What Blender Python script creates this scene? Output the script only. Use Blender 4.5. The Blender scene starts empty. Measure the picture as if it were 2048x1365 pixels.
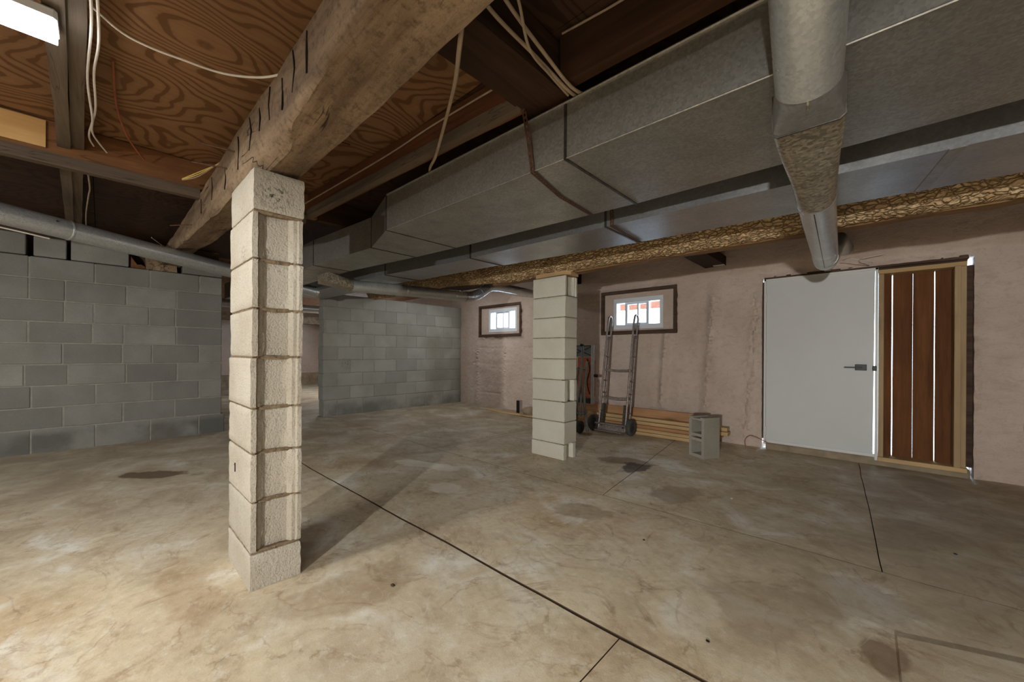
import bpy, bmesh, math, random
from mathutils import Vector, Matrix, noise
random.seed(7)
S = bpy.context.scene
COL = S.collection
PI = math.pi

# ------------------------------------------------------------------ camera, world, exposure
cam = bpy.data.cameras.new('camera')
cam_ob = bpy.data.objects.new('camera', cam)
COL.objects.link(cam_ob)
cam.sensor_width = 36.0
cam.lens = 773.0 / 2048.0 * 36.0
cam.shift_y = 24.5 / 2048.0
cam.clip_start = 0.02
cam_ob.location = (0, 0, 1.0)
cam_ob.rotation_euler = (Matrix.Rotation(math.radians(43.2), 3, 'Z') @ Matrix.Rotation(PI / 2, 3, 'X')
                         @ Matrix.Rotation(math.radians(0.35), 3, 'Z')).to_euler()
S.camera = cam_ob

world = bpy.data.worlds.new('world')
S.world = world
world.use_nodes = True
bg = world.node_tree.nodes['Background']
bg.inputs['Color'].default_value = (0.60, 0.80, 1.0, 1)
bg.inputs['Strength'].default_value = 9.0
S.view_settings.view_transform = 'Standard'
S.view_settings.look = 'None'
S.view_settings.gamma = 1.0
S.view_settings.use_curve_mapping = False
S.view_settings.exposure = 0.4
LAMP_W = 14.0            # watts of each fluorescent fixture
LAMP_COL = (0.98, 0.985, 0.96)
FILL_W = 520.0           # added hooded fill lamp, out of view behind the camera

# ------------------------------------------------------------------ helpers
class MB:
    def __init__(self): self.bm = bmesh.new()
    def box(self, x0, x1, y0, y1, z0, z1, bev=0.0, M=None, seg=1):
        r = bmesh.ops.create_cube(self.bm, size=1.0)
        vs = r['verts']
        c = Vector(((x0 + x1) / 2, (y0 + y1) / 2, (z0 + z1) / 2)); s = Vector((x1 - x0, y1 - y0, z1 - z0))
        for v in vs:
            v.co = Vector((v.co.x * s.x, v.co.y * s.y, v.co.z * s.z)) + c
        if bev:
            es = list({e for v in vs for e in v.link_edges})
            rr = bmesh.ops.bevel(self.bm, geom=es, offset=bev, segments=seg, affect='EDGES', profile=0.5)
            vs = list({v for f in rr['faces'] for v in f.verts} | {v for v in vs if v.is_valid})
        if M is not None:
            for v in vs: v.co = M @ v.co
        return self
    def loft(self, rings, closed=False, cap=True):
        R = [[self.bm.verts.new(p) for p in r] for r in rings]
        n = len(R[0]); m = len(R)
        for i in range(m if closed else m - 1):
            a, b = R[i], R[(i + 1) % m]
            for j in range(n):
                k = (j + 1) % n
                try: self.bm.faces.new((a[j], a[k], b[k], b[j]))
                except ValueError: pass
        if cap and not closed:
            try:
                self.bm.faces.new(list(reversed(R[0]))); self.bm.faces.new(R[-1])
            except ValueError: pass
        return self
    def tube(self, pts, r, n=10, cap=True, closed=False):
        P = [Vector(p) for p in pts]; rings = []
        up = None
        for i, p in enumerate(P):
            if closed: t = (P[(i + 1) % len(P)] - P[i - 1]).normalized()
            else: t = (P[min(i + 1, len(P) - 1)] - P[max(i - 1, 0)]).normalized()
            if up is None:
                a = Vector((0, 0, 1)) if abs(t.z) < 0.9 else Vector((1, 0, 0))
                up = t.cross(a).normalized()
            else:
                up = (up - t * up.dot(t)).normalized()
            w = t.cross(up)
            rr = r[i] if isinstance(r, (list, tuple)) else r
            rings.append([p + (up * math.cos(2 * PI * k / n) + w * math.sin(2 * PI * k / n)) * rr for k in range(n)])
        return self.loft(rings, closed=closed, cap=cap)
    def prism(self, poly, z0, z1):
        return self.loft([[Vector((x, y, z0)) for x, y in poly], [Vector((x, y, z1)) for x, y in poly]])
    def lathe(self, prof, n=24, M=None):
        rings = []
        for k in range(n):
            a = 2 * PI * k / n
            rings.append([(M or Matrix()) @ Vector((r * math.cos(a), r * math.sin(a), z)) for r, z in prof])
        return self.loft(rings, closed=True)
    def mesh(self, name, mat, smooth=False):
        bmesh.ops.recalc_face_normals(self.bm, faces=self.bm.faces)
        me = bpy.data.meshes.new(name)
        self.bm.to_mesh(me); self.bm.free()
        if mat is not None: me.materials.append(mat)
        if smooth:
            me.polygons.foreach_set('use_smooth', [True] * len(me.polygons))
            me.set_sharp_from_angle(angle=math.radians(40))
        return me
    def build(self, name, mat, parent=None, smooth=False, label=None):
        o = bpy.data.objects.new(name, None)
        off = Vector((0, 0, 0)); p = parent
        while p is not None:
            off += p.location; p = p.parent
        if off.length > 0:
            for v in self.bm.verts: v.co -= off
        me = self.mesh(name, mat, smooth)
        bpy.data.objects.remove(o)
        o = bpy.data.objects.new(name, me)
        COL.objects.link(o)
        if parent is not None: o.parent = parent
        if label: o['label'] = label
        return o

def tag(o, label, cat, group=None):
    o['label'] = label; o['category'] = cat
    if group: o['group'] = group
    return o
def root(name, loc, label, cat, group=None):
    o = bpy.data.objects.new(name, None); COL.objects.link(o); o.location = loc
    o.empty_display_size = 0.1
    return tag(o, label, cat, group)
def struct(o): o['kind'] = 'structure'; return o
def inst(name, me, loc, parent, rz=0.0, scale=None):
    o = bpy.data.objects.new(name, me); COL.objects.link(o); o.parent = parent
    o.location = loc; o.rotation_euler = (0, 0, rz)
    if scale: o.scale = scale
    return o
def nz(x, y, z=0.0): return noise.noise(Vector((x, y, z)))
def smooth(a, b, x):
    t = max(0.0, min(1.0, (x - a) / (b - a))); return t * t * (3 - 2 * t)
def spline(pts, n=8):
    P = [Vector(p) for p in pts]; out = []
    for i in range(len(P) - 1):
        p0 = P[max(i - 1, 0)]; p1 = P[i]; p2 = P[i + 1]; p3 = P[min(i + 2, len(P) - 1)]
        for k in range(n):
            t = k / n
            out.append(0.5 * ((2 * p1) + (p2 - p0) * t + (2 * p0 - 5 * p1 + 4 * p2 - p3) * t * t + (3 * p1 - p0 - 3 * p2 + p3) * t ** 3))
    out.append(P[-1]); return out

# ------------------------------------------------------------------ materials
def srgb(r, g, b):
    f = lambda c: (c / 255 / 12.92) if c / 255 <= 0.04045 else ((c / 255 + 0.055) / 1.055) ** 2.4
    return (f(r), f(g), f(b), 1.0)
class NT:
    def __init__(self, name):
        self.m = bpy.data.materials.new(name); self.m.use_nodes = True
        self.t = self.m.node_tree; self.b = self.t.nodes['Principled BSDF']
    def n(self, typ, **kw):
        o = self.t.nodes.new('ShaderNode' + typ)
        for k, v in kw.items():
            if hasattr(o, k) and k not in o.inputs: setattr(o, k, v)
            else: self.set(o, k, v)
        return o
    def set(self, o, k, v):
        i = o.inputs[k]
        if isinstance(v, bpy.types.NodeSocket): self.t.links.new(v, i)
        else: i.default_value = v
    def pos(self, sc=(1, 1, 1), rot=None):
        g = self.n('NewGeometry').outputs['Position']
        if rot:
            m = self.n('Mapping'); self.set(m, 'Vector', g); m.inputs['Rotation'].default_value = rot
            g = m.outputs[0]
        v = self.n('VectorMath', operation='MULTIPLY'); self.set(v, 0, g); self.set(v, 1, sc); return v.outputs[0]
    def noise(self, scale, vec=None, detail=4.0, rough=0.55, dist=0.0):
        o = self.n('TexNoise'); o.inputs['Scale'].default_value = scale; o.inputs['Detail'].default_value = detail
        o.inputs['Roughness'].default_value = rough; o.inputs['Distortion'].default_value = dist
        self.set(o, 'Vector', vec if vec is not None else self.pos()); return o.outputs['Fac']
    def vor(self, scale, vec=None, feature='F1', out='Distance', rnd=1.0):
        o = self.n('TexVoronoi', feature=feature); o.inputs['Scale'].default_value = scale
        o.inputs['Randomness'].default_value = rnd
        self.set(o, 'Vector', vec if vec is not None else self.pos()); return o.outputs[out]
    def ramp(self, fac, stops, interp='LINEAR'):
        o = self.n('ValToRGB'); r = o.color_ramp; r.interpolation = interp
        while len(r.elements) < len(stops): r.elements.new(0.5)
        for e, (p, c) in zip(r.elements, stops):
            e.position = p; e.color = c if len(c) == 4 else (*c, 1)
        self.set(o, 'Fac', fac); return o.outputs['Color']
    def val(self, fac, a, b, lo=0.0, hi=1.0):
        o = self.n('MapRange'); self.set(o, 'Value', fac)
        for k, v in (('From Min', a), ('From Max', b), ('To Min', lo), ('To Max', hi)): o.inputs[k].default_value = v
        return o.outputs[0]
    def math(self, op, a, b=None):
        o = self.n('Math', operation=op); self.set(o, 0, a)
        if b is not None: self.set(o, 1, b)
        return o.outputs[0]
    def mix(self, fac, a, b, mode='MIX'):
        o = self.n('Mix', data_type='RGBA', blend_type=mode)
        for k, v in ((0, fac), (6, a), (7, b)):
            if isinstance(v, bpy.types.NodeSocket): self.t.links.new(v, o.inputs[k])
            else: o.inputs[k].default_value = v
        return o.outputs[2]
    def bump(self, h, strength=0.3, dist=0.01):
        o = self.n('Bump'); o.inputs['Strength'].default_value = strength; o.inputs['Distance'].default_value = dist
        self.set(o, 'Height', h); self.t.links.new(o.outputs[0], self.b.inputs['Normal'])
    def out(self, col=None, rough=0.8, metal=0.0, spec=0.3):
        if col is not None: self.set(self.b, 'Base Color', col)
        self.set(self.b, 'Roughness', rough); self.set(self.b, 'Metallic', metal)
        self.b.inputs['Specular IOR Level'].default_value = spec
        return self.m

def m_plain(name, col, rough=0.6, metal=0.0, var=0.15, scale=20, spec=0.3, bump=0.0):
    k = NT(name); n = k.noise(scale, detail=3)
    d = tuple(c * (1 - var) for c in col[:3]) + (1,); l = tuple(min(1, c * (1 + var)) for c in col[:3]) + (1,)
    if bump: k.bump(n, bump, 0.004)
    return k.out(k.ramp(n, [(0.3, d), (0.7, l)]), rough, metal, spec)

def m_wood(name, axis, dark, light, grain=14.0, stretch=0.07, crack=0.5, rough=0.8, bump=0.35, knots=False, grit=0.0):
    k = NT(name)
    sc = [1.0, 1.0, 1.0]; sc[axis] = stretch
    v = k.pos(tuple(sc))
    a = k.noise(grain, v, 5, 0.6, 0.6)
    b = k.noise(grain * 5, v, 3, 0.6)
    patch = k.noise(2.2, k.pos(), 4)
    col = k.ramp(a, [(0.28, dark), (0.5, tuple((x + y) / 2 for x, y in zip(dark, light))), (0.72, light)])
    col = k.mix(k.val(b, 0.35, 0.7, 0.0, 0.35), col, dark)
    col = k.mix(k.val(patch, 0.3, 0.75, 0.0, 0.5), col, tuple(c * 0.6 for c in dark[:3]) + (1,))
    h = k.math('ADD', a, k.math('MULTIPLY', b, 0.4))
    if grit:
        gr = k.noise(38, detail=6, rough=0.7)
        col = k.mix(k.val(gr, 0.5, 0.7, 0, grit), col, tuple(c * 0.45 for c in dark[:3]) + (1,))
        h = k.math('SUBTRACT', h, k.math('MULTIPLY', gr, 0.8))
    if crack:
        cr = k.noise(grain * 1.6, v, 2, 0.5, 0.2)
        line = k.val(k.math('ABSOLUTE', k.math('SUBTRACT', cr, 0.5)), 0.0, 0.012, 1.0, 0.0)
        gate = k.val(k.noise(3.0, k.pos(), 2), 0.52, 0.6)
        line = k.math('MULTIPLY', line, gate)
        col = k.mix(k.math('MULTIPLY', line, crack), col, (0.012, 0.008, 0.005, 1))
        h = k.math('SUBTRACT', h, line)
    if knots:
        vk = k.vor(2.6, k.pos(tuple(0.45 if i == axis else 1.6 for i in range(3))))
        kn = k.val(vk, 0.06, 0.16, 1.0, 0.0)
        col = k.mix(k.math('MULTIPLY', kn, 0.8), col, tuple(c * 0.35 for c in dark[:3]) + (1,))
    k.bump(h, bump, 0.006)
    return k.out(col, rough, 0, 0.2)

def m_block(name, base, var=0.25, speck=0.35, tint=None, bump=0.6, marks=(), damp=False):
    k = NT(name)
    oi = k.n('ObjectInfo').outputs['Random']
    n1 = k.noise(3.5, detail=5); n2 = k.noise(120, detail=2); n3 = k.noise(28, detail=4)
    d = tuple(c * (1 - var) for c in base[:3]) + (1,); l = tuple(c * (1 + var) for c in base[:3]) + (1,)
    col = k.mix(oi, d, l)
    col = k.mix(k.val(n1, 0.35, 0.7, 0, 0.55), col, tint or tuple(c * 0.72 for c in base[:3]) + (1,))
    col = k.mix(k.val(n2, 0.55, 0.8, 0, speck), col, tuple(c * 0.35 for c in base[:3]) + (1,))
    col = k.mix(k.val(n3, 0.6, 0.8, 0, 0.3), col, l)
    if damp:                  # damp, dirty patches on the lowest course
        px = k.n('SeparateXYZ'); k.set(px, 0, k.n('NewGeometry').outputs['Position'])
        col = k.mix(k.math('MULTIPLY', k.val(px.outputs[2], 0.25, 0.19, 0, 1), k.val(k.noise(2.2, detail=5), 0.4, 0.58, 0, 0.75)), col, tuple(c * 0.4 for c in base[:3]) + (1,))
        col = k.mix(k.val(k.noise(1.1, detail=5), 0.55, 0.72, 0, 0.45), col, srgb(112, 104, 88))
    for (c, r) in marks:      # dark mildew specks
        sb = k.n('VectorMath', operation='DISTANCE'); k.set(sb, 0, k.n('NewGeometry').outputs['Position']); sb.inputs[1].default_value = c
        w_ = k.math('MULTIPLY', k.val(sb.outputs['Value'], r, r * 0.3, 0, 1), k.val(k.noise(75, detail=4), 0.52, 0.62, 0, 0.85))
        col = k.mix(w_, col, (0.02, 0.018, 0.015, 1))
    k.bump(k.math('ADD', n2, k.math('MULTIPLY', n3, 0.8)), bump, 0.004)
    return k.out(col, 0.95, 0, 0.1)

def m_metal(name, dark, light, rough=0.42, metal=0.85, spangle=26.0, dirt=0.25, streak=None):
    k = NT(name)
    v = k.vor(spangle, k.pos(), out='Color')
    sp = k.n('SeparateColor'); k.set(sp, 'Color', v)
    col = k.mix(sp.outputs[0], dark, light)
    n = k.noise(6.0, detail=5)
    col = k.mix(k.val(n, 0.4, 0.75, 0, dirt), col, tuple(c * 0.45 for c in dark[:3]) + (1,))
    f = k.noise(140, k.pos(streak or (1, 1, 1)), 2)
    r = k.math('ADD', k.val(n, 0.3, 0.7, rough - 0.05, rough + 0.1), k.val(f, 0.3, 0.7, -0.02, 0.02))
    k.bump(k.noise(2.5, detail=1), 0.05, 0.01)
    return k.out(col, r, metal, 0.4)

# concrete floor: blotches, stains, faint scratches
def m_floor():
    k = NT('stained_concrete')
    n1 = k.noise(0.75, detail=5, dist=0.5); n2 = k.noise(2.6, detail=6, dist=0.8); n3 = k.noise(9, detail=6)
    st = k.noise(9.0, k.pos((0.5, 2.0, 1), (0, 0, 0.35)), 6); fine = k.noise(160, detail=2)
    col = k.ramp(n1, [(0.32, srgb(184, 158, 122)), (0.47, srgb(208, 192, 162)), (0.6, srgb(196, 180, 152)), (0.75, srgb(216, 206, 184))])
    col = k.mix(k.val(n2, 0.5, 0.74, 0, 0.65), col, srgb(156, 134, 106))
    col = k.mix(k.val(n2, 0.47, 0.3, 0, 0.9), col, srgb(226, 221, 208))
    col = k.mix(k.val(st, 0.54, 0.76, 0, 0.35), col, srgb(138, 116, 88))
    col = k.mix(k.val(n3, 0.56, 0.78, 0, 0.45), col, srgb(132, 110, 84))
    col = k.mix(k.val(fine, 0.6, 0.8, 0, 0.3), col, srgb(105, 88, 68))
    vn = k.noise(1.9, detail=6, rough=0.6, dist=1.2)
    vl = k.val(k.math('ABSOLUTE', k.math('SUBTRACT', vn, 0.5)), 0.0, 0.022, 1, 0)
    col = k.mix(k.math('MULTIPLY', vl, k.val(n3, 0.4, 0.65, 0.1, 0.6)), col, srgb(140, 110, 78))
    mt = k.noise(22, detail=5, rough=0.7)
    col = k.mix(k.val(mt, 0.52, 0.72, 0, 0.4), col, srgb(150, 126, 98))
    col = k.mix(k.val(mt, 0.46, 0.3, 0, 0.4), col, srgb(230, 224, 210))
    # greyer, darker concrete towards the doorway and the block wall
    px = k.n('SeparateXYZ'); k.set(px, 0, k.n('NewGeometry').outputs['Position'])
    far = k.math('ADD', k.val(px.outputs[0], -2.2, -4.6, 0, 0.75), k.math('MULTIPLY', k.val(px.outputs[0], -1.0, 0.2, 0, 0.7), k.val(px.outputs[1], 1.6, 2.9, 0, 1)))
    far = k.math('MULTIPLY', far, k.val(n2, 0.25, 0.6, 0.5, 1.0))
    col = k.mix(far, col, k.mix(n3, srgb(118, 104, 88), srgb(160, 146, 126)))
    warp = k.noise(4.0, detail=4)
    def stain(x, y, rx, ry, rot, c, s):
        nonlocal col
        m = k.n('Mapping', vector_type='TEXTURE')
        k.set(m, 'Vector', k.n('NewGeometry').outputs['Position'])
        m.inputs['Location'].default_value = (x, y, 0); m.inputs['Rotation'].default_value = (0, 0, rot)
        m.inputs['Scale'].default_value = (rx, ry, 1)
        mm = k.n('VectorMath', operation='MULTIPLY'); k.set(mm, 0, m.outputs[0]); mm.inputs[1].default_value = (1, 1, 0)
        ln = k.n('VectorMath', operation='LENGTH'); k.set(ln, 0, mm.outputs[0])
        d = k.math('ADD', ln.outputs['Value'], k.val(warp, 0.3, 0.7, -0.5, 0.5))
        col = k.mix(k.val(d, 1.0, 0.75, 0, s), col, c)
    stain(-1.70, 3.35, 0.28, 0.14, 0.5, srgb(120, 98, 74), 0.7)
    stain(-1.52, 3.20, 0.15, 0.17, 0.3, srgb(62, 50, 42), 0.85)
    stain(-1.02, 2.85, 0.16, 0.24, 0.2, srgb(150, 132, 108), 0.7)
    stain(-4.20, 0.30, 0.32, 0.09, 0.9, srgb(88, 68, 48), 0.85)
    stain(-0.30, 1.80, 0.26, 0.26, 0.2, srgb(150, 132, 108), 0.5)
    stain(-0.05, 2.15, 0.2, 0.26, 0.8, srgb(152, 136, 114), 0.45)
    stain(-1.6, 0.75, 0.35, 0.16, 1.5, srgb(140, 112, 82), 0.35)
    stain(-2.10, 0.25, 0.4, 0.1, 0.1, srgb(150, 120, 84), 0.35)
    stain(0.03, 1.78, 0.07, 0.12, 0.2, srgb(110, 82, 58), 0.6)
    stain(-1.95, -0.35, 0.22, 0.07, 0.4, srgb(168, 140, 96), 0.6)
    stain(-1.35, 2.1, 0.22, 0.1, 0.4, srgb(150, 128, 98), 0.6)
    stain(-2.9, 2.0, 0.3, 0.12, 0.4, srgb(236, 228, 212), 0.5)
    stain(-2.3, 1.75, 0.2, 0.12, 0.2, srgb(232, 226, 212), 0.5)
    # pale scrapes
    sc = k.noise(3.0, k.pos((1, 1, 1), (0, 0, 0.5)), 1, 0.5, 1.5)
    line = k.val(k.math('ABSOLUTE', k.math('SUBTRACT', sc, 0.5)), 0.0, 0.004, 1, 0)
    col = k.mix(k.math('MULTIPLY', line, k.val(n1, 0.5, 0.62, 0, 0.4)), col, srgb(226, 214, 192))
    k.bump(k.math('ADD', k.math('MULTIPLY', n3, 0.6), k.math('MULTIPLY', fine, 0.35)), 0.25, 0.006)
    return k.out(col, k.val(n2, 0.3, 0.7, 0.5, 0.8), 0, 0.3)

def m_foam():
    k = NT('spray_foam')
    n1 = k.noise(1.6, detail=4); n2 = k.noise(14, k.pos((1, 1, 1.6)), 5, 0.6, 0.4); n3 = k.noise(70, detail=3)
    col = k.ramp(n1, [(0.3, srgb(188, 167, 153)), (0.7, srgb(208, 190, 177))])
    col = k.mix(k.val(n2, 0.5, 0.75, 0, 0.45), col, srgb(170, 144, 129))
    col = k.mix(k.val(n3, 0.55, 0.8, 0, 0.35), col, srgb(150, 126, 112))
    k.bump(k.math('ADD', n2, k.math('MULTIPLY', n3, 0.35)), 0.55, 0.018)
    return k.out(col, 0.75, 0, 0.25)

def m_ply(name, light, dark, freq=24.0):
    k = NT(name)
    f = k.noise(1.5, k.pos((1.25, 0.75, 1)), 2.0, 0.4, 0.2)
    f2 = k.noise(9, k.pos((1.2, 0.9, 1)), 4, 0.55)
    t = k.math('ADD', k.math('MULTIPLY', f, freq * 6.28), k.math('MULTIPLY', f2, 4.0))
    s = k.math('SINE', t)
    col = k.ramp(k.val(s, -1, 1), [(0.0, light), (0.68, tuple(x * 0.85 + y * 0.15 for x, y in zip(light, dark))), (0.86, dark), (1.0, dark)])
    g = k.noise(60, k.pos((1, 0.05, 1)), 3)
    col = k.mix(k.val(g, 0.4, 0.7, 0, 0.3), col, dark)
    p = k.noise(1.8, detail=4)
    col = k.mix(k.val(p, 0.45, 0.8, 0, 0.5), col, tuple(c * 0.55 for c in dark[:3]) + (1,))
    k.bump(s, 0.05, 0.004)
    return k.out(col, 0.7, 0, 0.2)

FLOOR = m_floor()
FOAM = m_foam()
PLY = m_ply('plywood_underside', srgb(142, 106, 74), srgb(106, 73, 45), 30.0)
PLY_SHADE = m_ply('shaded_plywood', srgb(74, 53, 40), srgb(56, 39, 29), 30.0)  # plywood colour darkened to paint the shade beyond the joist and above the ducts
DIRT = m_plain('joint_dirt', srgb(74, 58, 42), 0.95)
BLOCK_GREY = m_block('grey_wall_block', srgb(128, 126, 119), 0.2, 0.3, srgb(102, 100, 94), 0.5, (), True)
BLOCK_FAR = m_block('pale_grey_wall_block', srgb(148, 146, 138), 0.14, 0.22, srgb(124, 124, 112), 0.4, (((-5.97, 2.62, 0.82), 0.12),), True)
MORTAR = m_plain('grey_mortar', srgb(134, 130, 120), 0.95, bump=0.3)
BLOCK_TAN = m_block('tan_pillar_block', srgb(182, 174, 160), 0.10, 0.55, srgb(150, 137, 116), 1.0, (((-1.89, 0.51, 1.67), 0.085), ((-2.02, 0.43, 1.425), 0.05)))
BLOCK_PALE = m_block('pale_pillar_block', srgb(208, 204, 190), 0.06, 0.3, srgb(190, 182, 164), 0.5)
BLOCK_LOOSE = m_block('grey_loose_block', srgb(156, 150, 138), 0.05, 0.5, srgb(132, 126, 114), 0.9)
MORTAR_TAN = m_plain('dark_crumbly_mortar', srgb(120, 102, 80), 0.95, var=0.35, scale=60, bump=0.8)
MORTAR_PALE = m_plain('pale_mortar', srgb(140, 130, 114), 0.95, var=0.3, scale=60, bump=0.6)
OLD_X = m_wood('old_hewn_timber', 0, srgb(92, 72, 54), srgb(172, 148, 120), 9.0, 0.12, 0.9, bump=1.0, grit=0.7)
DARK_X = m_wood('dark_timber_x', 0, srgb(46, 30, 21), srgb(82, 55, 36), 16, 0.06, 0.5)
DARK_Y = m_wood('dark_timber_y', 1, srgb(44, 30, 22), srgb(80, 55, 37), 16, 0.06, 0.5)
RUST_X = m_wood('red_brown_plank', 0, srgb(92, 58, 38), srgb(138, 88, 56), 16, 0.06, 0.4)
RUST_Y = m_wood('red_brown_joist', 1, srgb(100, 64, 40), srgb(150, 104, 64), 16, 0.06, 0.4, knots=True)
GREY_X = m_wood('grey_weathered_x', 0, srgb(84, 72, 60), srgb(128, 112, 94), 18, 0.06, 0.6)
GREY_Y = m_wood('grey_weathered_y', 1, srgb(84, 72, 60), srgb(128, 112, 94), 18, 0.06, 0.6)
GREY_DK = m_wood('grey_dusty_strip', 1, srgb(72, 60, 50), srgb(110, 94, 78), 18, 0.06, 0.6)
LIT_Y = m_wood('lit_joist_face', 1, srgb(190, 146, 90), srgb(226, 186, 126), 14, 0.06, 0, knots=True)  # lamplight painted into the colour of the joist side
PALE_X = m_wood('yellow_pine_x', 0, srgb(186, 150, 104), srgb(220, 190, 144), 18, 0.05, 0, knots=True)
ORANGE_X = m_wood('orange_pine_x', 0, srgb(170, 122, 84), srgb(206, 162, 120), 18, 0.05, 0, knots=True)
PALE_Z = m_wood('yellow_pine_z', 2, srgb(168, 140, 106), srgb(198, 172, 134), 16, 0.06, 0, knots=True)
CEDAR_Z = m_wood('cedar_board', 2, srgb(92, 56, 32), srgb(138, 90, 54), 14, 0.06, 0.2, knots=True)
def m_bark():
    k = NT('log_bark')
    v = k.pos((0.42, 1, 1))
    w = k.n('VectorMath', operation='ADD'); nn = k.n('TexNoise'); nn.inputs['Scale'].default_value = 18; k.set(nn, 'Vector', k.pos())
    sc = k.n('VectorMath', operation='SCALE'); k.set(sc, 0, nn.outputs['Color']); sc.inputs['Scale'].default_value = 0.035
    k.set(w, 0, v); k.set(w, 1, sc.outputs[0])
    e = k.vor(48, w.outputs[0], 'DISTANCE_TO_EDGE'); c = k.vor(48, w.outputs[0], 'F1', 'Color')
    cs = k.n('SeparateColor'); k.set(cs, 'Color', c); n = k.noise(90, detail=3); n2 = k.noise(4, detail=3)
    col = k.mix(cs.outputs[0], srgb(196, 164, 122), srgb(228, 200, 158))
    col = k.mix(k.val(n, 0.4, 0.75, 0, 0.5), col, srgb(140, 102, 64))
    col = k.mix(k.val(n2, 0.5, 0.75, 0, 0.5), col, srgb(120, 88, 58))
    col = k.mix(k.val(e, 0.02, 0.10, 0.7, 0), col, srgb(92, 66, 44))
    k.bump(k.math('ADD', k.val(e, 0, 0.2), k.math('MULTIPLY', n, 0.4)), 0.9, 0.012)
    return k.out(col, 0.95, 0, 0.1)
BARK = m_bark()
BARE_LOG = m_wood('bare_log', 0, srgb(112, 82, 54), srgb(168, 132, 92), 14, 0.06, 0.4)
DUCT = m_metal('dull_galvanised_duct', srgb(138, 135, 129), srgb(160, 157, 150), 0.36, 0.62, 120, 0.3)
DUCT_IN = m_metal('clean_galvanised_duct', srgb(156, 156, 156), srgb(170, 170, 170), 0.34, 0.8, 100, 0.12)
PIPE = m_metal('spangled_galvanised_pipe', srgb(186, 188, 188), srgb(206, 208, 206), 0.30, 0.75, 130, 0.15)
BOOT = m_metal('dusty_galvanised_boot', srgb(116, 108, 92), srgb(190, 178, 154), 0.45, 0.6, 90, 0.3)
SEAM = m_metal('dark_metal_seam', srgb(70, 66, 60), srgb(96, 90, 84), 0.5, 0.8, 40)
RUSTY = m_plain('rusty_strap', srgb(88, 62, 48), 0.8, 0.4, 0.3, 60)
STEEL = m_metal('worn_grey_steel', srgb(128, 116, 110), srgb(160, 148, 142), 0.42, 0.45, 60, 0.35)
TUBE_GREY = m_metal('grey_painted_tube', srgb(136, 138, 136), srgb(154, 156, 154), 0.4, 0.5, 60, 0.2)
ALU = m_metal('brushed_aluminium', srgb(196, 198, 200), srgb(212, 214, 216), 0.35, 0.6, 30, 0.05)
RUBBER = m_plain('dusty_rubber', srgb(74, 72, 68), 0.85, 0, 0.25, 30)
HUB = m_plain('dark_hub', srgb(52, 52, 52), 0.6)
WHITE_DOOR = m_plain('white_door_paint', srgb(206, 206, 204), 0.45, 0, 0.02, 3)
WHITE_TRIM = m_plain('white_metal_trim', srgb(214, 214, 210), 0.4, 0, 0.03, 5)
VINYL = m_plain('white_vinyl', srgb(222, 226, 232), 0.4, 0, 0.02, 8)
BLACK = m_plain('matte_black', srgb(24, 24, 26), 0.4)
WIRE_W = m_plain('white_cable_sheath', srgb(214, 206, 196), 0.5, 0, 0.06)
WIRE_D = m_plain('dusty_cable_sheath', srgb(158, 140, 118), 0.6, 0, 0.15)
WIRE_Y = m_plain('yellow_cable_sheath', srgb(214, 186, 104), 0.5, 0, 0.1)
WIRE_O = m_plain('brown_cable_sheath', srgb(150, 88, 62), 0.6)
BROWN_FRAME = m_wood('brown_window_buck', 0, srgb(66, 50, 42), srgb(112, 88, 74), 18, 0.1, 0.3)
ORANGE = m_plain('orange_panel', srgb(196, 112, 78), 0.6, 0, 0.25, 30)
GREYBLUE = m_plain('grey_blue_panel', srgb(128, 134, 140), 0.55, 0, 0.1)
SNOW = m_plain('pale_ground', srgb(235, 238, 240), 0.9)
DECK = m_plain('red_brown_deck', srgb(150, 96, 76), 0.8)
STONE = m_plain('rough_footing', srgb(150, 134, 112), 0.95, 0, 0.25, 8, bump=0.8)
STONE_DARK = m_plain('dark_field_stone', srgb(92, 82, 72), 0.95, 0, 0.3, 5, bump=0.8)
CRACK = m_plain('dark_crack', srgb(26, 18, 12), 0.95)
INK = m_plain('black_ink', srgb(30, 28, 28), 0.8)

def m_glass():
    k = NT('window_glass'); t = k.t
    tr = k.n('BsdfTransparent'); gl = k.n('BsdfGlossy'); gl.inputs['Roughness'].default_value = 0.02
    mx = k.n('MixShader'); mx.inputs[0].default_value = 0.07
    t.links.new(tr.outputs[0], mx.inputs[1]); t.links.new(gl.outputs[0], mx.inputs[2])
    t.links.new(mx.outputs[0], t.nodes['Material Output'].inputs['Surface']); return k.m
GLASS = m_glass()
def m_emit(name, col, s):
    k = NT(name)
    k.set(k.b, 'Base Color', (0.9, 0.9, 0.9, 1)); k.set(k.b, 'Emission Color', (*col, 1)); k.set(k.b, 'Emission Strength', s)
    return k.m
TUBE_LIGHT = m_emit('lit_diffuser', (0.95, 0.98, 1.0), 19.0)

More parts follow.
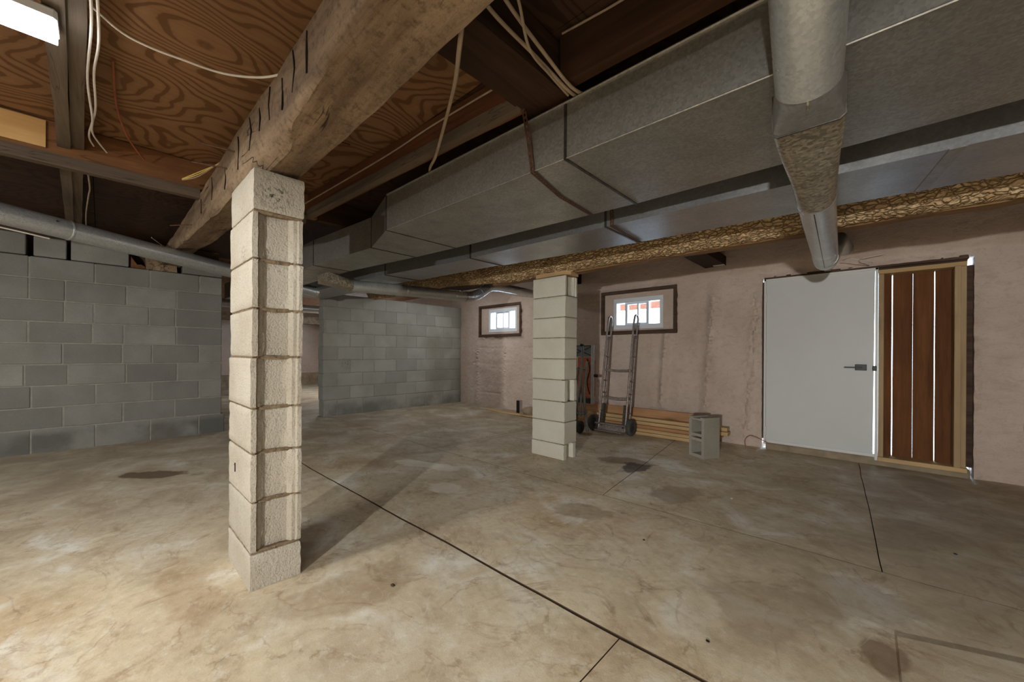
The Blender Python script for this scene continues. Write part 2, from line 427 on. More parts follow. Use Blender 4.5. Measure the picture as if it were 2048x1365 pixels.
# ------------------------------------------------------------------ floor
def zf(x, y): return 0.035 * smooth(-3.2, -5.7, x)
fb = MB(); fb.box(-13.2, 3.4, -3.4, 5.2, -0.12, -0.028)
floor = struct(fb.build('floor', DIRT))
def slab(c00, c10, c01, c11, nx, ny, name='slab'):
    b = MB(); g = []
    for j in range(ny + 1):
        row = []
        for i in range(nx + 1):
            u, v = i / nx, j / ny
            p = (Vector(c00) * (1 - u) + Vector(c10) * u) * (1 - v) + (Vector(c01) * (1 - u) + Vector(c11) * u) * v
            x, y = p.x, p.y
            x += 0.012 * nz(y * 2.1, 3.3); y += 0.012 * nz(x * 1.7, 7.7) + 0.004 * nz(x * 9, 1.1)
            e = min(u * (c10[0] - c00[0]), (1 - u) * (c10[0] - c00[0]), v * (c01[1] - c00[1]), (1 - v) * (c01[1] - c00[1]))
            row.append(b.bm.verts.new((x, y, zf(x, y) + 0.002 * nz(x * 1.3, y * 1.3) - (0.002 if e < 1e-4 else 0))))
        g.append(row)
    for j in range(ny):
        for i in range(nx):
            b.bm.faces.new((g[j][i], g[j][i + 1], g[j + 1][i + 1], g[j + 1][i]))
    rim = g[0] + [r[-1] for r in g[1:]] + list(reversed(g[-1][:-1])) + [r[0] for r in reversed(g[1:-1])]
    low = [b.bm.verts.new((v.co.x, v.co.y, v.co.z - 0.05)) for v in rim]
    for i in range(len(rim)):
        k = (i + 1) % len(rim)
        b.bm.faces.new((rim[i], low[i], low[k], rim[k])).material_index = 1
    o = b.build(name, FLOOR, floor, True); o.data.materials.append(DIRT)
    return o
G = 0.0022
slab((-6.4, -3.3), (-0.645 - G, -3.3), (-6.4, 1.225 - G), (-0.65 - G, 1.255 - G), 60, 40)
slab((-0.645 + G, -3.3), (3.3, -3.3), (-0.65 + G, 1.255 - G), (3.3, 1.30 - G), 40, 40)
slab((-6.4, 1.225 + G), (3.3, 1.295 + G), (-6.4, 2.33 - G), (3.3, 2.55 - G), 90, 14)
slab((-6.4, 2.33 + G), (-3.37 - G, 2.3987 + G), (-6.4, 5.0), (-3.30 - G, 5.0), 30, 26)
slab((-3.37 + G, 2.3987 + G), (-1.40 - G, 2.4434 + G), (-3.30 + G, 5.0), (-1.75 - G, 5.0), 20, 26)
slab((-1.40 + G, 2.4434 + G), (0.03 - G, 2.4758 + G), (-1.75 + G, 5.0), (-0.12 - G, 5.0), 16, 26)
slab((0.03 + G, 2.4758 + G), (3.3, 2.55 + G), (-0.12 + G, 5.0), (3.3, 5.0), 30, 26)
slab((-13.2, -3.3), (-6.4, -3.3), (-13.2, 5.0), (-6.4, 5.0), 20, 30)
pb = MB()
poly = [(0.055, 1.92), (0.35, 2.03), (0.9, 2.24), (1.5, 2.3), (1.5, 1.2), (0.10, 1.2), (0.06, 1.5), (0.058, 1.7)]
pb.loft([[Vector((x, y, -0.01)) for x, y in poly], [Vector((x + 0.006 * (1 if x < 0.2 else 0), y, 0.014)) for x, y in poly]])
pb.build('slab_patch', FLOOR, floor, label='slightly raised concrete patch')

# ------------------------------------------------------------------ block walls
def block_mesh(L, H, T, mat, name='block'):
    b = MB(); b.box(-T / 2, T / 2, -L / 2, L / 2, -H / 2, H / 2, 0.006)
    return b.mesh(name, mat)
_bm = {}
def wall_block(parent, x, y0, y1, z0, z1, T, mat):
    L = round(y1 - y0 - 0.008, 3); H = round(z1 - z0 - 0.008, 3); key = (L, H, T, mat.name)
    if key not in _bm: _bm[key] = block_mesh(L, H, T, mat)
    inst('block', _bm[key], (x - T / 2 + random.uniform(-0.002, 0.002), (y0 + y1) / 2, (z0 + z1) / 2), parent)
XL = -5.72
wb = MB(); wb.box(XL - 0.184, XL - 0.005, -1.27, 0.99, 0.0, 1.872); wb.box(XL - 0.19, XL - 0.002, -3.3, -1.27, 0.0, 2.2)
wall_left = struct(wb.build('wall_left', MORTAR))
zl = [0.053 + 0.2032 * k for k in range(11)]; zl[0] = 0.0
rows = {
    0: [-1.25, -0.845, -0.44, -0.03, 0.375, 0.785, 1.03], 1: [-1.25, -1.055, -0.65, -0.243, 0.164, 0.572, 1.0],
    2: [-1.25, -0.845, -0.44, -0.03, 0.385, 0.785, 1.0], 3: [-1.25, -1.055, -0.65, -0.48, -0.215, 0.185, 0.592, 1.0],
    4: [-1.25, -1.055, -0.65, -0.25, 0.157, 0.385, 0.785, 1.0], 5: [-1.25, -0.845, -0.46, -0.055, 0.168, 0.585, 1.0],
    6: [-1.25, -1.055, -0.65, -0.24, -0.045, 0.36, 0.575, 1.0], 7: [-1.25, -0.845, -0.455, -0.235, 0.185, 0.587, 1.0],
    8: [-1.25, -0.845, -0.455, -0.04, 0.365, 0.785, 1.0]}
for k, js in rows.items():
    for a, b_ in zip(js[:-1], js[1:]):
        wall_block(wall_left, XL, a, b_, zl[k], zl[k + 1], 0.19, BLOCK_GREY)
for a, b_, top in ((-1.25, -0.472, 2.085), (-0.435, -0.225, 2.075), (-0.205, 0.205, 2.08), (0.63, 1.0, 2.07)):
    wall_block(wall_left, XL, a, b_, zl[9], top, 0.19, BLOCK_GREY)
b = MB(); b.box(XL - 0.30, XL - 0.195, -1.6, 1.0, 1.7, 2.21); b.build('gap_shade_backing', DIRT, wall_left)  # dark sheet added behind the top course so its gaps look shaded
XM = -5.97
wb = MB(); wb.box(XM - 0.184, XM - 0.005, 2.275, 4.95, 0.0, 1.875)
wall_middle = struct(wb.build('wall_middle', MORTAR))
zm = [0.0, 0.275] + [0.275 + 0.2018 * k for k in range(1, 9)]
for k in range(9):
    st = 2.474 if k % 2 == 0 else 2.27
    js = [2.255] if st > 2.3 else []
    y = st
    while y < 4.95: js.append(y); y += 0.398
    js.append(4.97)
    if js[0] == 2.27: js[0] = 2.262
    if k in (6, 8): js[0] = 2.30
    if k == 0: js[0] = 2.285
    for a, b_ in zip(js[:-1], js[1:]):
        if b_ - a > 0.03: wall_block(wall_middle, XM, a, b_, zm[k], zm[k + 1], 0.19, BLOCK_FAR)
# walls out of view
w = MB(); w.box(-6.4, 3.4, -3.42, -3.3, -0.1, 2.25); struct(w.build('wall_front', STONE_DARK))
w = MB(); w.box(3.2, 3.4, -3.4, 5.2, -0.1, 2.25); struct(w.build('wall_near', MORTAR))
w = MB(); w.box(-13.2, -6.4, -1.6, -1.5, -0.1, 2.25); struct(w.build('wall_rear', MORTAR))

# ------------------------------------------------------------------ foam wall with openings
YW = 4.88
OPEN = [(-5.415, -4.35, 1.29, 1.872), (-2.83, -1.78, 1.262, 1.862), (-0.885, 0.588, -0.05, 1.822), (-11.2, -9.9, 1.2, 1.9)]
def foam_y(x, z):
    d = 0.022 * nz(x * 1.3, z * 1.1, 2) + 0.010 * nz(x * 5, z * 6, 5) + 0.0045 * nz(x * 19, z * 23, 9) + 0.0025 * nz(x * 45, z * 50, 3)
    for cx_, w_, z0, z1, a in ((-1.93, 0.045, 0.35, 1.3, 0.055), (-1.40, 0.065, 0.3, 1.75, 0.06), (-5.45, 0.07, 0, 1.2, 0.03), (-4.75, 0.05, 0, 1.2, 0.02), (-0.98, 0.05, 0.1, 1.7, 0.02)):
        c = cx_ + 0.06 * (z - 0.9) * (1 if cx_ > -2 else 0)
        g = math.exp(-((x - c) / w_) ** 2) * smooth(z0 - 0.1, z0 + 0.1, z) * (1 - smooth(z1 - 0.15, z1 + 0.15, z))
        d += g * (a + 0.03 * nz(x * 55, z * 40, 1))
    d += 0.05 * smooth(1.86, 1.98, z + 0.02 * nz(x * 2, 4)) * smooth(-1.8, -1.3, x) + 0.03 * smooth(1.88, 2.0, z)
    for zz in (0.28, 0.55, 0.82, 1.1):
        zz += 0.03 * nz(x * 1.5, zz * 9)
        d -= 0.010 * math.exp(-((z - zz) / 0.012) ** 2) * smooth(-0.1, 0.25, nz(x * 2.3, zz * 5))
    for (a, b_, c, e) in OPEN[:3]:
        dx = max(a - x, x - b_, 0); dz = max(c - z, z - e, 0); dd = math.hypot(dx, dz)
        d += 0.028 * math.exp(-(dd / 0.035) ** 2) * (0.6 + 0.9 * nz(x * 16, z * 16, 4))
    if x > 0.6:
        d += 0.035 * smooth(0.15, -0.5, math.hypot((x - 0.78) / 1.0, (z - 0.72) / 0.35) - 0.3) + 0.012 * nz(x * 9, z * 12, 8)
    return YW - d
def axis_pts(a, b_, step, snaps):
    pts = [a]; cur = sorted(s for s in snaps if a < s < b_) + [b_]
    for s in cur:
        n = max(1, round((s - pts[-1]) / step)); p0 = pts[-1]
        for i in range(1, n + 1): pts.append(p0 + (s - p0) * i / n)
    return pts
def foam_wall(name, x0, x1, step, opens):
    xs = axis_pts(x0, x1, step, [v for o in opens for v in o[:2]])
    zs = axis_pts(-0.03, 2.24, step, [v for o in opens for v in o[2:]])
    b = MB(); V = {}
    inside = lambda x, z: any(o[0] < x < o[1] and o[2] < z < o[3] for o in opens)
    def gv(i, j):
        if (i, j) not in V: V[(i, j)] = b.bm.verts.new((xs[i], foam_y(xs[i], zs[j]), zs[j]))
        return V[(i, j)]
    for i in range(len(xs) - 1):
        for j in range(len(zs) - 1):
            if inside((xs[i] + xs[i + 1]) / 2, (zs[j] + zs[j + 1]) / 2): continue
            b.bm.faces.new((gv(i, j), gv(i + 1, j), gv(i + 1, j + 1), gv(i, j + 1)))
    bd = [e for e in b.bm.edges if len(e.link_faces) == 1]
    r = bmesh.ops.extrude_edge_only(b.bm, edges=bd)
    for v in [g for g in r['geom'] if isinstance(g, bmesh.types.BMVert)]: v.co.y = YW + 0.24
    return struct(b.build(name, FOAM, None, True))
wall_right = foam_wall('wall_right', -6.0, 3.3, 0.018, OPEN[:3])
foam_wall('wall_right', -13.0, -6.0, 0.08, OPEN[3:])
# end wall of the back room with a footing ledge
b = MB()
nx, nyy = 60, 20; g = []
for j in range(nyy + 1):
    g.append([b.bm.verts.new((-12.6 + 0.03 * nz(i * 0.3, j * 0.3) + 0.012 * nz(i, j), -1.5 + 6.5 * i / nx, 0.36 + 1.9 * j / nyy)) for i in range(nx + 1)])
for j in range(nyy):
    for i in range(nx): b.bm.faces.new((g[j][i], g[j][i + 1], g[j + 1][i + 1], g[j + 1][i]))
wall_back = struct(b.build('wall_back', FOAM, None, True))
b = MB(); b.box(-13.0, -12.45, -1.5, 5.0, 0.0, 0.37, 0.02); b.build('footing', STONE, wall_back)
# ground outside
b = MB(); b.box(-30, 25, 5.13, 40, -0.3, -0.10); struct(b.build('ground_outside', SNOW))

# ------------------------------------------------------------------ ceiling of plywood sheets
ZC = 2.215
b = MB(); b.box(-13.3, 3.5, -3.5, 5.3, ZC + 0.02, ZC + 0.06)
ceiling = struct(b.build('ceiling', DARK_Y))
xs = [-6.2, -3.19, -0.99, 1.2, 3.3]; ys = [-3.4, -0.95, -0.04, 1.17, 2.4, 3.6, 5.1]
for i in range(4):
    for j in range(6):
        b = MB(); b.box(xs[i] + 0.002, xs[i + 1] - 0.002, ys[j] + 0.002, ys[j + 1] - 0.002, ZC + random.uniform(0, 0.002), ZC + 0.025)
        b.build('plywood_sheet', PLY_SHADE if i == 0 or j > 2 or (i > 1 and j > 1) else PLY, ceiling)
b = MB(); b.box(-13.2, -6.2, -1.6, 5.1, ZC, ZC + 0.02); b.build('plywood_sheet', PLY, ceiling)

# ------------------------------------------------------------------ timbers
def timber(p0, p1, w, h, n=24, amp=0.004, k=3, seed=0.0, prof=None):
    """rough timber: p0/p1 = bottom centre of each end; returns MB"""
    p0, p1 = Vector(p0), Vector(p1); t = (p1 - p0).normalized()
    s = Vector((0, 0, 1)).cross(t).normalized(); u = t.cross(s)
    rings = []
    for i in range(n + 1):
        f = i / n; c = p0.lerp(p1, f); ring = []
        base = []
        for a in range(k): base.append((-w / 2 + w * a / k, 0))
        for a in range(k): base.append((w / 2, h * a / k))
        for a in range(k): base.append((w / 2 - w * a / k, h))
        for a in range(k): base.append((-w / 2, h - h * a / k))
        L = (p1 - p0).length * f
        for (a, e) in base:
            if prof: a, e = prof(L, c, a, e)
            q = c + s * (a + amp * nz(L * 4 + seed, a * 20, e * 20)) + u * (e + amp * nz(L * 4 + 9 + seed, a * 20, e * 20 + 5))
            ring.append(q)
        rings.append(ring)
    return MB().loft(rings)

# big hewn beam resting on the near pillar
beam = root('hewn_beam', (-1.9, 0.53, 1.78), 'massive hewn timber beam resting on the near block pillar', 'beam')
BK = []
def beam_ring(x):
    yl = 0.43 + 0.012 * nz(x * 1.1, 2) ; yr = 0.632 + 0.01 * nz(x * 1.3, 5)
    def I(tab):
        for (a, va), (b_, vb) in zip(tab[:-1], tab[1:]):
            if a <= x <= b_: return va + (vb - va) * smooth(a, b_, x)
        return tab[0][1] if x < tab[0][0] else tab[-1][1]
    zl_ = I([(-5.7, 1.955), (-4.6, 1.905), (-3.5, 1.835), (-2.5, 1.776), (-2.0, 1.778), (-1.75, 1.775), (-1.4, 1.80), (-1.1, 1.835), (0.3, 1.84)])
    zr = I([(-5.7, 1.96), (-4.9, 1.955), (-3.6, 1.87), (-2.5, 1.788), (-1.9, 1.79), (-0.6, 1.81), (0.3, 1.82)])
    ch = 0.05 * smooth(-2.3, -1.9, x) * (1 - smooth(-1.65, -1.45, x)) + 0.02      # wane on the lower near edge
    top = 2.02
    pts = [(yl + ch * 0.9, zl_ - 0.004), (yl + ch * 0.35, zl_ + ch * 0.3), (yl, zl_ + ch)]
    for f in (0.25, 0.5, 0.75): pts.append((yl + 0.004 * nz(x * 6, f * 9), zl_ + ch + (top - 0.015 - zl_ - ch) * f))
    pts += [(yl, top - 0.012), (yl + 0.015, top), (yr - 0.02, top), (yr, top - 0.02), (yr + 0.003, (top + zr) / 2), (yr, zr + 0.02), (yr - 0.015, zr)]
    for f in (0.25, 0.5, 0.75):
        yy = yr - 0.015 + (yl + ch * 0.9 - yr + 0.015) * f
        pts.append((yy, zr + (zl_ - zr) * f + 0.006 * nz(x * 5, f * 7, 3)))
    return [Vector((x, y + 0.004 * nz(x * 7, y * 30, z * 30), z + 0.004 * nz(x * 7 + 4, y * 30, z * 30))) for y, z in pts]
b = MB(); b.loft([beam_ring(-5.85 + 7.0 * i / 230) for i in range(231)])
b.build('timber', OLD_X, beam, True)
for x, z0, z1, lean in ((-1.28, 1.86, 1.99, 0.0), (-1.41, 1.86, 2.0, 0.02), (-1.52, 1.85, 1.96, 0.01), (-1.66, 1.87, 1.995, -0.01), (-1.79, 1.88, 1.97, 0.01),
                        (-1.93, 1.85, 1.99, 0.03), (-2.12, 1.83, 1.98, 0.02), (-2.4, 1.82, 1.93, 0.03), (-2.75, 1.86, 1.99, 0.02), (-3.1, 1.87, 1.96, 0.02)):
    y = 0.43 + 0.012 * nz(x * 1.1, 2)
    b = MB(); b.loft([[Vector((x - 0.003, y - 0.003, z0)), Vector((x + 0.003, y - 0.003, z0)), Vector((x + 0.003, y + 0.02, z0)), Vector((x - 0.003, y + 0.02, z0))],
                      [Vector((x - 0.004 + lean, y - 0.004, (z0 + z1) / 2)), Vector((x + 0.004 + lean, y - 0.004, (z0 + z1) / 2)), Vector((x + 0.004 + lean, y + 0.02, (z0 + z1) / 2)), Vector((x - 0.004 + lean, y + 0.02, (z0 + z1) / 2))],
                      [Vector((x - 0.002, y - 0.003, z1)), Vector((x + 0.002, y - 0.003, z1)), Vector((x + 0.002, y + 0.02, z1)), Vector((x - 0.002, y + 0.02, z1))]])
    b.build('saw_kerf', CRACK, beam)
for p, q in (((-2.17, 0.44, 1.93), (-2.26, 0.30, 1.955)), ((-2.32, 0.44, 1.90), (-2.42, 0.30, 1.92)), ((-1.62, 0.625, 1.87), (-1.72, 0.76, 1.93)), ((-3.45, 0.44, 1.88), (-3.6, 0.33, 1.88))):
    b = MB(); b.tube([p, q], 0.0038, 6); b.build('nail', RUSTY, beam)

# bark log resting on the far pillar
log = root('bark_log', (-2.3, 3.05, 1.78), 'round log beam with flaking bark resting on the far pillar', 'beam')
NR = 44
def log_ring(x, bark):
    far = smooth(-2.7, -4.4, x)
    cy_, cz, R = 3.055 + 0.012 * nz(x * 0.8, 1), 1.908 + 0.052 * far + 0.008 * nz(x * 0.9, 6), 0.128 - 0.026 * far
    out = []
    for k in range(NR):
        a = 2 * PI * k / NR
        r = R * (1 + 0.05 * nz(x * 1.5, math.cos(a), math.sin(a)))
        p = Vector((x, cy_ + r * math.sin(a), cz - r * math.cos(a)))
        if bark:
            q = Vector((x * 15, p.y * 30, p.z * 30)); dd = noise.voronoi(q)[0]
            cr = min(1.0, (dd[1] - dd[0]) * 3.0)
            am = 0.013 * smooth(-0.35, 0.05, nz(x * 2.4, p.y * 9, p.z * 9) + 0.25)
            if a < 0.7 or a > 5.9 and x > -1.3: am *= smooth(0.2, 0.7, a) if a < 0.7 else 1
            r2 = am * cr + 0.003 * nz(x * 60, p.y * 60, p.z * 60)
            p += Vector((0, math.sin(a), -math.cos(a))) * r2
        out.append(p)
    return out
b = MB(); b.loft([log_ring(-6.0 + 9.0 * i / 640, True) for i in range(641)]); b.build('bark', BARK, log, True)
b = timber((-3.2, 3.13, 1.775), (3.0, 3.13, 1.772), 0.10, 0.05, 90, 0.01, 2, 4.0); b.build('hewn_edge', BARE_LOG, log, True)
b = MB()
b.loft([[Vector((x, y, z)) for x, y in ((-2.48, 2.985), (-2.13, 2.975), (-2.09, 3.03), (-2.1, 3.17), (-2.47, 3.17))] for z in (1.7445, 1.757, 1.782)])
tag(b.build('wood_shim', PALE_X), 'pale wooden shim between far pillar top and bark log', 'shim')

# joists, headers and nailers
j = root('floor_joist', (-3.19, -1.0, 2.03), 'floor joist with grey nailer strip left of the hewn beam', 'joist', None)
timber((-3.195, -3.2, 2.035), (-3.195, 1.15, 2.035), 0.05, 0.175, 20, 0.003, 2, 1).build('board', RUST_Y, j, True)
timber((-3.165, -3.2, 1.976), (-3.165, 0.431, 1.976), 0.05, 0.06, 30, 0.003, 2, 2).build('nailer_strip', GREY_DK, j, True)
timber((-3.165, 0.66, 1.976), (-3.165, 1.06, 1.976), 0.05, 0.06, 12, 0.003, 2, 2).build('nailer_strip', GREY_Y, j, True)
timber((-3.163, -3.2, 2.06), (-3.163, -0.20, 2.06), 0.012, 0.14, 10, 0.001, 2, 3).build('lit_face', LIT_Y, j, True, label='joist side with knots, painted bright yellow as lit by lamp')  # same joist side, coloured bright where the lamp shines on it
h = root('ceiling_header', (-2.1, 1.17, 2.03), 'red brown header board with grey strip above the big duct', 'joist')
timber((-3.17, 1.105, 2.035), (-1.09, 1.225, 2.035), 0.04, 0.175, 16, 0.003, 2, 5).build('board', RUST_X, h, True)
timber((-3.17, 1.085, 2.028), (-1.09, 1.205, 2.028), 0.045, 0.05, 30, 0.004, 2, 6).build('nailer_strip', GREY_X, h, True)
t = timber((-1.0, 0.64, 2.03), (-1.0, 3.18, 2.035), 0.20, 0.18, 40, 0.006, 3, 8).build('timber_joist', DARK_Y, None, True)
tag(t, 'wide dark timber joist crossing above the big duct', 'joist')
t = timber((-0.99, -3.2, 2.03), (-0.99, 0.42, 2.03), 0.05, 0.18, 20, 0.004, 2, 9).build('floor_joist', DARK_Y, None, True)
tag(t, 'dark joist overhead on the near side of the hewn beam', 'joist')
t = timber((-0.885, 1.225, 2.03), (3.2, 1.29, 2.03), 0.045, 0.18, 20, 0.003, 2, 11).build('ceiling_header', DARK_X, None, True)
tag(t, 'dark brown header board at top right behind grey cables', 'joist')
t = timber((1.2, 1.32, 2.03), (1.2, 5.0, 2.03), 0.05, 0.18, 20, 0.003, 2, 12).build('floor_joist', DARK_Y, None, True)
tag(t, 'dark joist above the ducts at far right', 'joist')
t = timber((-3.19, 1.17, 2.03), (-3.19, 5.0, 2.03), 0.05, 0.18, 20, 0.003, 2, 13).build('floor_joist', DARK_Y, None, True)
tag(t, 'dark joist over the narrow end of the big duct', 'joist')
for (ya, yb, z, lab) in ((-0.085, -0.20, 2.085, 'grey brown board beside the lit lamp, left one of a pair'), (-0.036, -0.155, 2.10, 'grey brown board with white cables along its edge, right one of a pair')):
    t = timber((-5.7, yb, z), (-1.0, ya, z), 0.047, ZC - z, 50, 0.003, 2, ya * 100).build('ceiling_joist', GREY_X, None, True)
    tag(t, lab, 'joist')
t = timber((-1.33, 3.19, 2.0), (-1.33, 4.9, 2.0), 0.22, 0.10, 10, 0.004, 2, 15).build('stub_joist', DARK_Y, None, True)
tag(t, 'short dark joist stub from bark log into the foam wall', 'joist')
b = MB(); b.box(-1.33, -1.22, 4.70, 4.75, 1.994, 1.999); b.build('label', WHITE_TRIM, t, label='small white sticker')
# timber end set in the pocket of the left wall
b = timber((XL - 0.15, 0.46, 1.885), (XL - 0.03, 0.46, 1.885), 0.26, 0.17, 6, 0.008, 3, 16)
tag(b.build('timber_end', OLD_X, None, True), 'sawn timber end set in a pocket of the block wall', 'timber')
b = MB()
b.loft([[Vector((XL - 0.12, y, z)) for y, z in ((0.215, 1.885), (0.33, 1.885), (0.325, 1.92), (0.30, 1.945), (0.26, 1.935), (0.235, 1.99), (0.218, 2.02))],
        [Vector((XL - 0.02, y, z)) for y, z in ((0.215, 1.885), (0.33, 1.885), (0.325, 1.91), (0.30, 1.925), (0.265, 1.92), (0.235, 1.97), (0.218, 2.0))]])
tag(b.build('broken_wood', RUST_X, None), 'broken wood scrap in the gap at top of the block wall', 'wood scrap')

# ------------------------------------------------------------------ pillars
def pillar_mesh(L, W, H, mat, style, seed):
    fl = []
    e = L / 2; q = W / 2
    if style == 'fluted':
        end = [(e, -q), (e, -q + 0.020), (e - 0.014, -q + 0.024), (e - 0.015, -q + 0.036), (e - 0.028, -q + 0.050), (e - 0.029, -0.02), (e - 0.029, 0.02), (e - 0.027, q - 0.052), (e - 0.010, q - 0.036), (e - 0.009, q - 0.022), (e, q - 0.016), (e, q)]
    elif style == 'notch':
        end = [(e, -q), (e, -q + 0.045), (e - 0.045, -q + 0.05), (e - 0.05, -0.02), (e - 0.05, q - 0.05), (e - 0.045, q - 0.045), (e, q - 0.04), (e, q)]
    else:
        end = [(e, -q), (e, -q / 3), (e, q / 3), (e, q)]
    n = 10
    out = [(-e + L * i / n, -q) for i in range(n)] + end + [(e - L * i / n, q) for i in range(1, n)] + [(-e, q), (-e, 0.0)]
    zs_ = [0, 0.004, 0.03, H * 0.3, H * 0.5, H * 0.7, H - 0.03, H - 0.004, H]
    rings = []
    for z in zs_:
        ins = 0.003 if z in (0, H) else 0.0
        r = []
        for x, y in out:
            cx_ = x - math.copysign(ins, x); cy_ = y - math.copysign(ins, y) if abs(y) > 0.01 else y
            corner = abs(x) > e - 0.02 and abs(y) > q - 0.02
            a = 0.004 if corner else 0.0016
            r.append(Vector((cx_ + a * nz(x * 40 + seed, y * 40, z * 60), cy_ + a * nz(x * 40, y * 40 + seed, z * 60 + 7), z)))
        rings.append(r)
    b = MB(); b.loft(rings); return b.mesh('block', mat, True)
def pillar(name, cx_, cy_, zs_, styles, mat, mort, label, lean, moff):
    r = root(name, (cx_, cy_, 0), label, 'pillar')
    for k in range(len(zs_) - 1):
        H = zs_[k + 1] - zs_[k]; g = 0.009
        me = pillar_mesh(0.39, 0.194, H - g, mat, styles[k], k * 3.7)
        inst('block', me, (lean * (zs_[k] + H / 2) + moff[k][0], moff[k][1], zs_[k]), r)
        if k < len(zs_) - 2:
            z = zs_[k + 1]
            rings = []
            for zz, inn in ((z - g - 0.004, 0.004), (z - g * 0.5, 0.0), (z + 0.003, 0.005)):
                ring = []
                for i in range(60):
                    a = i / 60 * 4; sd = int(a); f = a - sd
                    X, Y = [(-0.195 + 0.39 * f, -0.097), (0.195, -0.097 + 0.194 * f), (0.195 - 0.39 * f, 0.097), (-0.195, 0.097 - 0.194 * f)][sd]
                    if sd == 1 and 0.12 < f < 0.88 and styles[k] == 'fluted' and styles[k + 1] == 'fluted': X -= 0.012
                    if sd == 1 and styles[k] == 'notch' or sd == 1 and styles[k + 1] == 'notch': X -= 0.05
                    j_ = 0.006 * nz(X * 45 + k, Y * 45, zz * 120)
                    X -= math.copysign(inn + 0.004 - j_, X); Y -= math.copysign(inn + 0.004 - j_, Y)
                    ring.append(Vector((cx_ + X + lean * z, cy_ + Y, zz + 0.004 * nz(X * 30, Y * 30, k))))
                rings.append(ring)
            MB().loft(rings).build('mortar_joint', mort, r, True)
    return r
z1 = [-0.03, 0.157, 0.371, 0.576, 0.766, 0.981, 1.186, 1.395, 1.596, 1.775]
p1 = pillar('block_pillar', -2.085, 0.525, z1, ['plain', 'fluted', 'fluted', 'fluted', 'fluted', 'fluted', 'fluted', 'fluted', 'plain'], BLOCK_TAN, MORTAR_TAN,
            'near tan concrete block pillar under the hewn beam', 0.009, [(0.004, 0), (0, 0.002), (0.003, 0), (0, 0), (0.002, -0.003), (0, 0.002), (0.003, 0), (-0.002, 0), (0.002, 0.002)])
z2 = [-0.03, 0.147, 0.357, 0.548, 0.755, 0.953, 1.154, 1.348, 1.549, 1.744]
p2 = pillar('block_pillar', -2.312, 3.065, z2, ['notch', 'plain', 'plain', 'notch', 'plain', 'plain', 'plain', 'plain', 'fluted'], BLOCK_PALE, MORTAR_PALE,
            'far pale concrete block pillar under the bark log', 0.004, [(0, 0), (0.006, 0), (0.004, 0), (0.006, 0), (0, 0), (0.003, 0), (0.002, 0), (0.004, 0), (0.002, 0)])
# painted digit on the near pillar
b = MB(); yd = 0.4265
b.box(-2.150, -2.143, yd - 0.0015, yd + 0.002, 0.447, 0.487)
b.loft([[Vector((-2.160, y, 0.475)), Vector((-2.146, y, 0.487)), Vector((-2.146, y, 0.479))] for y in (yd - 0.0015, yd + 0.002)])
b.build('printed_digit', INK, p1, label='small black printed digit 1')

# ------------------------------------------------------------------ ducts
def duct_section(parent, ring_a, ring_b, mat, name='duct_section', nx=1):
    b = MB(); b.loft([[Vector(ring_a[i]).lerp(Vector(ring_b[i]), t / nx) for i in range(4)] for t in range(nx + 1)]); return b.build(name, mat, parent)
def rect(x, y0, y1, z0, z1): return [(x, y0, z0), (x, y1, z0), (x, y1, z1), (x, y0, z1)]
def lerp_rect(a, b_, t): return [tuple(Vector(p).lerp(Vector(q), t)) for p, q in zip(a, b_)]
def seam(parent, r, x, grow=0.006, wdt=0.022):
    ys_ = [p[1] for p in r]; zs_ = [p[2] for p in r]
    o_ = rect(x - wdt / 2, min(ys_) - grow, max(ys_) + grow, min(zs_) - grow, max(zs_) + grow)
    o2 = [(x + wdt / 2, p[1], p[2]) for p in o_]
    b = MB(); b.loft([o_, o2]); return b.build('drive_cleat', SEAM, parent)
ZB, ZT = 1.775, 2.0
d1 = root('main_duct', (-1.5, 1.55, ZB), 'wide galvanised sheet metal duct hung nearest the camera', 'duct')
R = {3.1: rect(3.1, 1.31, 1.93, ZB, ZT), -0.9: rect(-0.9, 1.262, 1.885, ZB, ZT), -2.26: rect(-2.26, 1.236, 1.79, ZB, ZT), -2.72: rect(-2.72, 1.369, 1.747, ZB, ZT),
     -3.66: rect(-3.66, 1.30, 1.625, ZB, ZT), -7.0: rect(-7.0, 1.25, 1.58, ZB, ZT)}
ks = [3.1, -0.9, -2.26, -2.72, -3.66, -7.0]
for a, c in zip(ks[:-1], ks[1:]): duct_section(d1, R[a], R[c], DUCT)
seam(d1, R[-0.9], -0.9, 0.004, 0.012); seam(d1, R[-2.26], -2.26, 0.003, 0.008); seam(d1, R[-2.72], -2.72, 0.003, 0.008); seam(d1, R[-3.66], -3.66, 0.004, 0.01)
for x0, x1_ in ((3.05, -0.9), (-0.9, -2.25)):
    t0 = (x0 + 0.9) / 4.0 if x0 > -0.9 else None
    f = lambda x: (1.262 + (x + 0.9) * 0.012) if x > -0.9 else (1.262 + (x + 0.9) * 0.0191)
    b = MB(); b.tube([(x0, f(x0) - 0.002, ZT - 0.004), (x1_, f(x1_) - 0.002, ZT - 0.004)], 0.006, 6); b.build('top_flange', DUCT, d1)
    b = MB(); b.tube([(x0, f(x0), ZB + 0.001), (x1_, f(x1_), ZB + 0.001)], 0.0035, 6); b.build('lock_seam', DUCT, d1)
